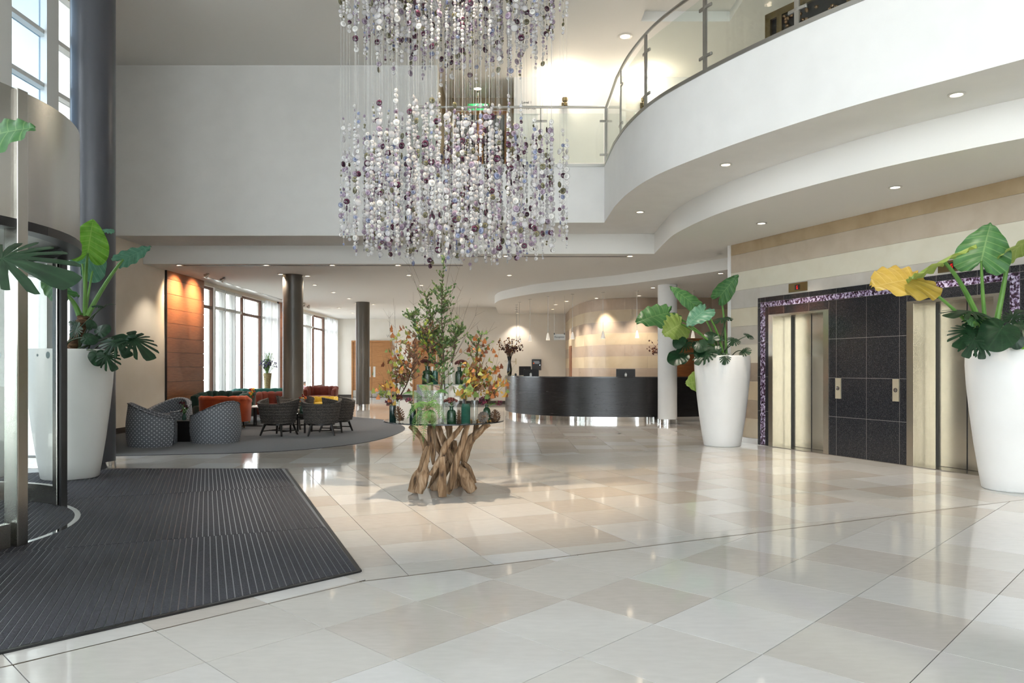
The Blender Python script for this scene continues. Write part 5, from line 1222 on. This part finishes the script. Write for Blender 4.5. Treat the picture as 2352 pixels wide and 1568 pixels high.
# ---------------------------------------------------------------- lounge seating
def pol(r,th): return (r*math.sin(th),-r*math.cos(th))     # th=0 is the back (towards -y local); chair faces +y local
def velvet(name,c1,c2): return nmat(name,[(.3,c1),(.7,c2)],7,.65,3,sheen=.12,spec=.2)
M['orange']=velvet('burnt_orange_velvet','#8a3413','#9c4019'); M['rust']=velvet('rust_velvet','#561f13','#672b1d'); M['green']=velvet('bottle_green_velvet','#0d2620','#14332c'); M['teal']=velvet('teal_velvet','#175650','#226860'); M['yellow']=velvet('mustard_velvet','#b79526','#c8a838'); M['blackleg']=mat('black_leg','#17130f',.35); M['brass']=mat('brass_tip','#b8924a',.25,1.0)
def channel_chair(name,x,y,rz,m,label,cat,w=1.0,d=.82,h=.72,nch=9,sweep=118,leg=.17):
    t=thing(name,(x,y,.008),label,cat,rz=rz); a=w/2; b=d*.56; hs=rad(sweep)
    def P(th,k,z): 
        s,c=math.sin(th),math.cos(th); n=.72; ex=lambda v:math.copysign(abs(v)**n,v)
        return V((a*k*ex(s),-b*k*ex(c)+(d*.06),z))
    def ht(th): return h-.10*sm((abs(th)-rad(70))/rad(50))
    mb=MB(); n=44
    prof=[(1.0,leg),(1.02,leg+.1),(1.03,.45),(1.05,.93),(1.02,.985),(.97,.985)]
    def f(u,v):
        th=lerp(-hs,hs,u); k,q=prof[min(5,int(round(v*5)))]; z=q if q<=leg+.11 else leg+(ht(th)-leg)*q; return P(th,k,z)
    mb.grid(f,n,5,flip=True); 
    def g(u,v):
        th=lerp(-hs,hs,u); return P(th,lerp(.97,.90,v),lerp(leg+(ht(th)-leg)*.985,leg+.05,v))
    mb.grid(g,n,1,flip=True); mb.build('outer_shell',m,t,smooth=50,world=False)
    for i in range(nch):
        t0=lerp(-hs,hs,i/nch); t1=lerp(-hs,hs,(i+1)/nch); c=MB()
        def q(u,v,t0=t0,t1=t1):
            th=lerp(t0,t1,u); bl=math.sin(PI*min(.999,max(.001,u)))**.55; H=ht(th)
            pr=[(.86-.07*bl,.34),(.83-.08*bl,.34+(H-.34)*.5),(.84-.08*bl,H-.06),(.88-.05*bl,H+.012*bl),(.97,H+.022*bl),(1.04+.02*bl,H-.01),(1.045+.02*bl,H-.07)]
            k,z=pr[min(6,int(round(v*6)))]; return P(th,k,z)
        c.grid(q,6,6); c.build('back_channel',m,t,smooth=70,world=False)
    for e in(-hs,hs):
        H=ht(e); c=MB(); pr=[(.86,.34),(.83,.34+(H-.34)*.5),(.84,H-.06),(.88,H),(.97,H),(1.04,H-.01),(1.05,H-.07),(1.03,leg+(H-leg)*.45),(1.0,leg),(.86,leg)]
        q0=[P(e,k,z) for k,z in pr]; fw=V((0,.004,0)); c.add([tuple(p+fw) for p in q0],[tuple(range(len(q0)))]); c.build('arm_front',m,t,world=False)
    s=MB(); n2=28
    ring=lambda k,z:[P(lerp(-PI,PI,i/n2),k if abs(lerp(-PI,PI,i/n2))<rad(130) else k*.93,z) for i in range(n2)]
    rs=[ring(.93,leg+.01),ring(.97,leg+.06),ring(.97,.36),ring(.93,.41),ring(.6,.43),ring(.01,.435)]
    vs=[p for r in rs for p in r]; fs=[tuple(range(n2))[::-1]]+[(j*n2+i,j*n2+(i+1)%n2,(j+1)*n2+(i+1)%n2,(j+1)*n2+i) for j in range(5) for i in range(n2)]
    s.add([tuple(p) for p in vs],fs); s.build('seat',m,t,smooth=50,world=False)
    for sx in(-1,1):
        for sy in(-1,1):
            lx,ly=sx*a*.62,sy*b*.55+.02; lg=MB().tube([(lx,ly,leg+.02),(lx*1.08,ly*1.08,.0)],[.026,.013],10).build('leg',M['blackleg'],t,world=False,smooth=True)
            MB().tube([(lx*1.06,ly*1.06,.045),(lx*1.082,ly*1.082,.0)],[.0165,.0145],10).build('brass_tip',M['brass'],lg,world=False)
    return t
def face(px,Y): return ((px-1176)/FPX*Y,Y)
channel_chair('tub_armchair',*face(517,16.45),.12,M['orange'],'burnt orange velvet tub armchair seen from behind','armchair',1.02)
channel_chair('tub_armchair',*face(626,18.9),PI-.25,M['rust'],'rust velvet channel-back armchair just left of the dark lounge column','armchair',1.0)
channel_chair('tub_armchair',*face(738,24.8),PI,M['rust'],'rust velvet channel-back armchair right of the dark lounge column','armchair',1.05)
channel_chair('tub_armchair',*face(640,22.3),.5,M['rust'],'rust velvet armchair far behind, by the tall vase and column','armchair',1.0,h=.70)
channel_chair('channel_sofa',-7.08,18.35,PI-.45,M['green'],'dark green velvet channel-back sofa against the wood panel','sofa',1.55,.95,.75,13)
channel_chair('channel_sofa',*face(598,21.1),.55,M['teal'],'teal velvet channel-back sofa seen from behind under the windows','sofa',1.5,.9,.76,13)
channel_chair('tub_armchair',*face(746,20.0),PI+.3,M['yellow'],'mustard yellow tub armchair behind the grey wing chairs','armchair',.7,.6,.56,7)
# patterned grey tub chairs
m=mat('grey_diamond_weave','#55585f',.85,sheen=.15); N,L,b=nodes(m)
uv=N.new('ShaderNodeUVMap'); mp=N.new('ShaderNodeMapping'); mp.inputs['Scale'].default_value=(18,20,1); mp.inputs['Rotation'].default_value=(0,0,PI/4); L.new(uv.outputs[0],mp.inputs[0])
sx=N.new('ShaderNodeSeparateXYZ'); L.new(mp.outputs[0],sx.inputs[0])
pg=[]
for i in(0,1):
    f=N.new('ShaderNodeMath'); f.operation='PINGPONG'; f.inputs[1].default_value=.5; L.new(sx.outputs[i],f.inputs[0]); pg.append(f)
mxx=N.new('ShaderNodeMath'); mxx.operation='MAXIMUM'; L.new(pg[0].outputs[0],mxx.inputs[0]); L.new(pg[1].outputs[0],mxx.inputs[1])
r=ramp(N,[(0,'#c9ccd2'),(.16,'#c9ccd2'),(.2,'#3c3f46'),(.3,'#3c3f46'),(.34,'#8d9199'),(.42,'#8d9199'),(.46,'#3c3f46'),(1,'#3c3f46')]); r.color_ramp.interpolation='CONSTANT'; L.new(mxx.outputs[0],r.inputs[0]); L.new(r.outputs[0],b.inputs['Base Color'])
M['diamond']=m; M['seatgrey']=nmat('grey_seat_weave',[(.4,'#3f4249'),(.6,'#777b83')],70,.9,2); M['piping']=nmat('dark_piping',[(.45,'#22242a'),(.55,'#8a8d92')],60,.8)
def diamond_chair(px,Y,rz,label,s=1.0):
    x,y=face(px,Y); t=thing('patterned_tub_chair',(x,y,.008),label,'armchair',rz=rz); hs=rad(138); R=.43*s; TH=.085
    ht=lambda th:.73-.25*sm((abs(th)-rad(5))/rad(130))
    rb=lambda z:R*(.93+.09*math.sin(PI*min(1,max(0,z/.7))**.8))
    mb=MB()
    mb.grid(lambda u,v:(lambda th:V((*pol(rb(v*ht(th)),th),v*ht(th))))(lerp(-hs,hs,u)),48,10,uv=lambda u,v:(lerp(-hs,hs,u)*R+5,v*ht(lerp(-hs,hs,u))),flip=True)
    mb.grid(lambda u,v:(lambda th:V((*pol(rb(lerp(ht(th),.3,v))-TH*(1-.15*v),th),lerp(ht(th),.3,v))))(lerp(-hs,hs,u)),48,5,uv=lambda u,v:(lerp(-hs,hs,u)*R+5,lerp(.72,.3,v)),flip=True)
    mb.grid(lambda u,v:(lambda th:V((*pol(rb(ht(th))-TH*v,th),ht(th)+.022*math.sin(PI*v))))(lerp(-hs,hs,u)),48,4,uv=lambda u,v:(lerp(-hs,hs,u)*R+5,.72+v*.08),flip=True)
    for e in(-hs,hs): mb.grid(lambda u,v,e=e:V((*pol(rb(v*ht(e))-TH*u,e),v*ht(e))),2,8,uv=lambda u,v:(u*.09+3,v*.5),flip=(e<0))
    mb.build('shell',M['diamond'],t,smooth=60,world=False)
    for off in(.0,):
        MB().tube([V((*pol(rb(ht(th))+.004,th),ht(th)+.004)) for th in [lerp(-hs,hs,i/48) for i in range(49)]],.009,6).build('piping',M['piping'],t,world=False,smooth=True)
    for e in(-hs,hs): MB().tube([V((*pol(rb(z*ht(e))+.003,e),z*ht(e))) for z in [i/8 for i in range(9)]],.008,6).build('piping',M['piping'],t,world=False,smooth=True)
    MB().lathe([(R*.86,.03),(R*.88,.06),(R*.88,.36),(R*.84,.42),(R*.5,.445),(.001,.45)],36).build('seat_cushion',M['seatgrey'],t,world=False,smooth=50)
    return t
diamond_chair(353,12.95,-1.15,'grey diamond-pattern tub chair nearest the left wall, back towards the view')
diamond_chair(496,13.55,1.15,'grey diamond-pattern tub chair facing left, in front of the orange armchair')
diamond_chair(388,14.75,PI-.25,'grey diamond-pattern tub chair facing the view behind the other two')
# small dark side table with flowers
def small_table(x,y,z,r,label,top='#15151a',sq=False,legs=True,topmat=None,name='side_table'):
    t=thing(name,(x,y,0),label,'table'); tm=topmat or mat('table_top_%d'%int(x*100),top,.2)
    if sq: MB().bbox(x-r,x+r,y-r,y+r,z-.03,z,.006).build('top',tm,t)
    else: MB().lathe([(r-.006,z-.028),(r,z-.022),(r,z-.004),(r-.006,z)],40,(x,y,0)).build('top',tm,t,smooth=30)
    if legs:
        for a in range(4):
            c=(x+math.cos(a*PI/2+.6)*r*.86,y+math.sin(a*PI/2+.6)*r*.86); MB().bbox(c[0]-.018,c[0]+.018,c[1]-.018,c[1]+.018,.008,z+(.02 if not sq else -.02),.004).build('leg',M['blackleg'],t)
        MB().box(x-r*.6,x+r*.6,y-.012,y+.012,z-.11,z-.08).build('rail',M['blackleg'],t)
    else:
        MB().tube([(x,y,.02),(x,y,z-.02)],.04,14).build('pedestal',M['blackleg'],t,smooth=True); MB().bbox(x-.24,x+.24,y-.24,y+.24,.008,.028,.006).build('foot_plate',M['blackleg'],t)
    return t
def posy(x,y,z,label,cols,h=.2,rng=None,vh=.16,vr=.035,leaf=True):
    rng=random.Random(int(x*50+y)); v=thing('bud_vase',(x,y,z),'small green glass vase '+label,'vase')
    MB().lathe([(.001,0),(vr,0),(vr*1.05,.02),(vr*1.05,vh*.6),(vr*.5,vh*.78),(vr*.5,vh*.95),(vr*.6,vh)],18,(x,y,z),cap1=False).build('body',G_aqua,v,smooth=40)
    f=thing('flowers',(x,y,z+vh*.8),'small bunch of flowers in the vase '+label,'flowers'); st=MB();hd=MB()
    for i in range(9):
        a=rng.uniform(0,6.28); s=rng.uniform(.02,.09); e=V((x+math.cos(a)*s,y+math.sin(a)*s,z+vh+rng.uniform(.03,h))); st.tube([(x,y,z+vh*.7),e],.003,5); hd.m=i%len(cols)
        for k in range(4): blob(hd,e+V((rng.uniform(-.02,.02),rng.uniform(-.02,.02),rng.uniform(-.015,.02))),.017,rng,5)
    lf=MB()
    for i in range(12): a=rng.uniform(0,6.28); minileaf(lf,(x,y,z+vh*.95),(math.cos(a),math.sin(a),rng.uniform(.2,1.2)),(0,0,1),.07,.025)
    st.build('stems',M['stem'],f,kind='stuff'); hd.build('petals',[M[c] if isinstance(c,str) and c in M else c for c in cols],f,kind='stuff'); lf.build('leaves',M['gleaf'],f,kind='stuff')
M['petal']=mat('orange_petal','#d0641c',.6); M['petal2']=mat('yellow_petal','#d8a828',.6); M['petal3']=mat('red_petal','#8c2c1c',.6)
x,y=face(430,13.75); t=thing('side_table',(x,y,0),'dark cube side table between the patterned chairs','table')
MB().bbox(x-.14,x+.14,y-.2,y+.2,.008,.36,.006).build('body',M['black'],t); MB().box(x-.16,x+.16,y-.22,y+.22,.36,.385).build('top',M['black'],t)
x,y=face(407,13.85); posy(x+.13,y,.385,'on the dark cube table',['berry2','sedum','gleaf'],.2,vh=.13)
x,y=face(586,17.35); small_table(x,y,.47,.3,'white-topped pedestal table beside the orange armchair',sq=True,legs=False,topmat=mat('white_laminate','#dcdcda',.25))
x,y=face(576,17.2); posy(x,y,.47,'on the white-topped table',['petal3','petal','petal2'],.24)
x,y=face(692,15.55); small_table(x,y,.42,.26,'low round dark table between the grey wing chairs',topmat=mat('smoked_table_glass','#2a2c28',.08))
posy(x+.03,y-.05,.4205,'on the low round table',['petal','petal2','petal3'],.16,vh=.2,vr=.045)
# grey ribbed wing chairs
M['tweed']=nmat('grey_brown_tweed',[(.35,'#2b2a2b'),(.5,'#4a4643'),(.65,'#6d665e'),(.8,'#8c8478')],90,.95,2,bump=.2)
def wing_chair(px,Y,rz,label):
    x,y=face(px,Y); t=thing('wing_chair',(x,y,.008),label,'armchair','grey ribbed wing chairs around the low round table',rz=rz); hs=rad(104)
    ht=lambda th:.635+.10*(abs(th)/hs)**2; nz=40
    def R(z,th): return (.305+.07*(z-.22)/.45)*(1+.05*abs(math.sin(th)))+.0045*math.sin((z)*2*PI/.058)
    def surf(off,rev):
        def f(u,v):
            th=lerp(-hs,hs,u); z=lerp(.25,ht(th),v); s_,c_=math.sin(th),math.cos(th); ex=lambda v:math.copysign(abs(v)**.78,v); r_=R(z,th)-off; return V((r_*ex(s_),-r_*ex(c_),z))
        return f
    mb=MB(); mb.grid(surf(0,0),30,nz,flip=True); mb.grid(lambda u,v:surf(.055,0)(u,1-v),30,nz,flip=True)
    mb.grid(lambda u,v:surf(.055*v,0)(u,1),30,2,flip=True)
    for e,fl in((0,False),(1,True)): mb.grid(lambda u,v,e=e:surf(.055*u,0)(e,v),2,nz,flip=not fl)
    mb.grid(lambda u,v:surf(.055*(1-v),0)(u,0),30,1,flip=True)
    mb.build('wing_back',M['tweed'],t,smooth=60,world=False)
    MB().lathe([(.24,.24),(.27,.27),(.275,.36),(.25,.41),(.15,.43),(.001,.43)],32).build('seat_cushion',M['tweed'],t,smooth=50,world=False)
    fr=MB()
    MB().lathe([(.27,.21),(.27,.245)],28).build('seat_base',M['blackleg'],t,world=False)
    for sx in(-1,1):
        for sy in(-1,1): MB().tube([(sx*.19,sy*.19,.23),(sx*.255,sy*.255,0)],[.026,.018],8).build('leg',M['blackleg'],t,world=False)
        MB().tube([(sx*.235,-.235,.09),(sx*.235,.235,.09)],.011,6).build('stretcher',M['blackleg'],t,world=False)
    MB().tube([(-.235,0,.09),(.235,0,.09)],.011,6).build('stretcher',M['blackleg'],t,world=False)
wing_chair(641,14.9,-.35,'grey ribbed wing chair with its back to the view, left of the low table')
wing_chair(738,14.9,.25,'grey ribbed wing chair with its back to the view, right of the low table')
wing_chair(772,15.75,1.35,'grey ribbed wing chair side-on at the right, facing left')
wing_chair(678,16.5,PI-.2,'grey ribbed wing chair facing the view behind the low table')
# tall wicker vase
x,y=face(614,23.4); v=thing('floor_vase',(x,y,0),'tall woven floor vase in front of the lounge windows','vase')
M['wicker']=nmat('woven_reed',[(.3,'#6d6140'),(.6,'#a79a6c'),(.8,'#c8bd92')],22,.7,3,(1,1,3),bump=.4)
MB().lathe([(.09,0),(.10,.05),(.085,.5),(.10,.9),(.13,1.19),(.12,1.19),(.09,.9)],24,(x,y,0),cap1=False).build('body',M['wicker'],v,smooth=60)
f=thing('tall_flowers',(x,y,1.1),'tall green and violet flower stems in the woven floor vase','flowers'); rng=random.Random(6); st=MB();lf=MB();fl=MB()
for i in range(64):
    a=rng.uniform(0,6.28); L=rng.uniform(.2,.72); s=rng.uniform(.03,.33)*(1.2-L); e=V((x+math.cos(a)*s,y+math.sin(a)*s,1.15+L)); st.tube([(x,y,1.05),(x+math.cos(a)*s*.4,y+math.sin(a)*s*.4,1.15+L*.5),e],.004,5)
    for k in range(6): minileaf(lf,V((x,y,1.15)).lerp(e,rng.uniform(.3,1)),(rng.uniform(-1,1),rng.uniform(-1,1),rng.uniform(0,1)),(0,0,1),.06,.02)
    if L<.45:
        for k in range(5): blob(fl,e+V((rng.uniform(-.05,.05),rng.uniform(-.05,.05),rng.uniform(-.05,.05))),.018,rng,5)
st.build('stems',M['stem'],f,kind='stuff'); lf.build('leaves',M['gleaf2'],f,kind='stuff'); fl.build('blossoms',mat('violet_blossom','#4d4468',.7),f,kind='stuff')
# ---------------------------------------------------------------- outside
pv=MB(); pv.box(-60,-6.6,-12.4,15,-.5,-.3); pv.box(-60,40,-60,-12.4,-.5,-.3); pv.box(-60,-8.6,15,90,-1.3,-1.07); pv.build('bounce_pavement',mat('pale_bounce_paving','#dedad2',.8),kind='structure')  # front slab and pale tone added to bounce daylight up to the ceilings
OY=mat('garden_yellow','#7d6214',.7); OG=mat('garden_green','#5c6a1c',.7); OO=mat('garden_orange','#7a4a12',.7)
def tree(x,y,h,lab,cols,seed):
    rng=random.Random(seed); t=thing('garden_tree',(x,y,-.3),lab,'tree')
    k=MB(); k.tube([(x,y,-.3),(x+.1,y,h*.4),(x,y+.1,h*.8)],[.14,.1,.04],8); k.build('trunk',M['bark'],t,smooth=True)
    lf=MB()
    for i in range(1500):
        a=rng.uniform(0,6.28); z=rng.uniform(h*.15,h); r=h*.3*math.sin(PI*min(.97,(z/h)*.9+.05))*math.sqrt(rng.random()); lf.m=rng.randint(0,len(cols)-1)
        minileaf(lf,(x+math.cos(a)*r,y+math.sin(a)*r,z),(rng.uniform(-1,1),rng.uniform(-1,1),rng.uniform(-1,.3)),(rng.uniform(-1,1),rng.uniform(-1,1),1),.22,.13)
    lf.build('crown',cols,t,kind='stuff')
tree(-10.5,11.8,5.5,'yellow autumn tree outside the entrance glass',[OY,OG,OO],1)
tree(-12.5,16.0,6,'golden autumn tree farther out beyond the entrance glass',[OY,OY,OO],2)
tree(-17,30,4.5,'pale green tree outside the lounge windows',[OG,OY],3)
t=thing('neighbour_building',(-20,9,-.3),'pale rendered building across the street outside the entrance','building')
MB().box(-24,-18,2,14,-.3,12).build('wall',mat('grey_render','#6a737a',.8),t)
for y in(3,5.5,8,10.5):
    for z in(1,4.2,7.4): 
        wv=MB().box(-18.05,-17.98,y,y+1.3,z,z+1.9).build('window_pane',mat('far_glass_%d_%d'%(int(y*10),int(z*10)),'#5d7286',.2),t)

# person walking outside the far lounge window
def person(x,y,g,label):
    t=thing('person',(x,y,g),label,'person')
    J=[(0,0,.92,.13),(0,0,1.12,.115),(0,.0,1.34,.14),(0,0,1.46,.055),(0,-.01,1.53,.075),(0,-.01,1.60,.09),(0,0,1.66,.065),
       (.17,0,1.38,.055),(.23,.03,1.12,.042),(.22,-.05,.90,.032),(-.17,0,1.38,.055),(-.23,-.03,1.12,.042),(-.22,-.10,.92,.032),
       (.09,0,.86,.085),(.10,-.06,.48,.06),(.10,.02,.08,.042),(.10,-.12,.03,.035),(-.09,0,.86,.085),(-.10,.08,.48,.06),(-.10,.16,.10,.042),(-.10,.03,.04,.035)]
    Ed=[(0,1),(1,2),(2,3),(3,4),(4,5),(5,6),(2,7),(7,8),(8,9),(2,10),(10,11),(11,12),(0,13),(13,14),(14,15),(15,16),(0,17),(17,18),(18,19),(19,20)]
    me=bpy.data.meshes.new('body'); me.from_pydata([(x+j[0],y+j[1],g+j[2]) for j in J],Ed,[]); o=bpy.data.objects.new('body',me); COL.objects.link(o); _reg(o,t,True)
    md=o.modifiers.new('skin','SKIN')
    if not me.skin_vertices: bpy.context.view_layer.objects.active=o; bpy.ops.mesh.customdata_skin_add()
    for i,j in enumerate(J): me.skin_vertices[0].data[i].radius=(j[3],j[3])
    me.skin_vertices[0].data[0].use_root=True
    o.modifiers.new('sub','SUBSURF').levels=2; o.modifiers['sub'].render_levels=2
    m=mat('striped_top_and_trousers','#888888',.8); N,L,b=nodes(m); tc=N.new('ShaderNodeTexCoord'); sp=N.new('ShaderNodeSeparateXYZ'); L.new(tc.outputs['Object'],sp.inputs[0])
    mr=N.new('ShaderNodeMapRange'); mr.inputs[1].default_value=g; mr.inputs[2].default_value=g+1.7; L.new(sp.outputs[2],mr.inputs[0])
    st=[(0,'#07070a'),(.53,'#07070a'),(.535,'#80797c')]+[(.56+i*.03,'#6a2a36' if i%2==0 else '#80797c') for i in range(10)]+[(.865,'#6a4a3a')]
    r=ramp(N,st); r.color_ramp.interpolation='CONSTANT'; L.new(mr.outputs[0],r.inputs[0]); L.new(r.outputs[0],b.inputs['Base Color']); me.materials.append(m)
    h=MB(); h.T=Matrix.Translation((x,y+.015,g+1.61)); h.lathe([(.001,-.13),(.085,-.10),(.105,0),(.085,.075),(.001,.105)],14,cap0=False,cap1=False); h.build('hair',mat('dark_hair','#080605',.6),t,smooth=True)
p_=PX(700.5,880,40); person(p_.x,40,-1.07,'person in a striped top walking outside the far lounge window')
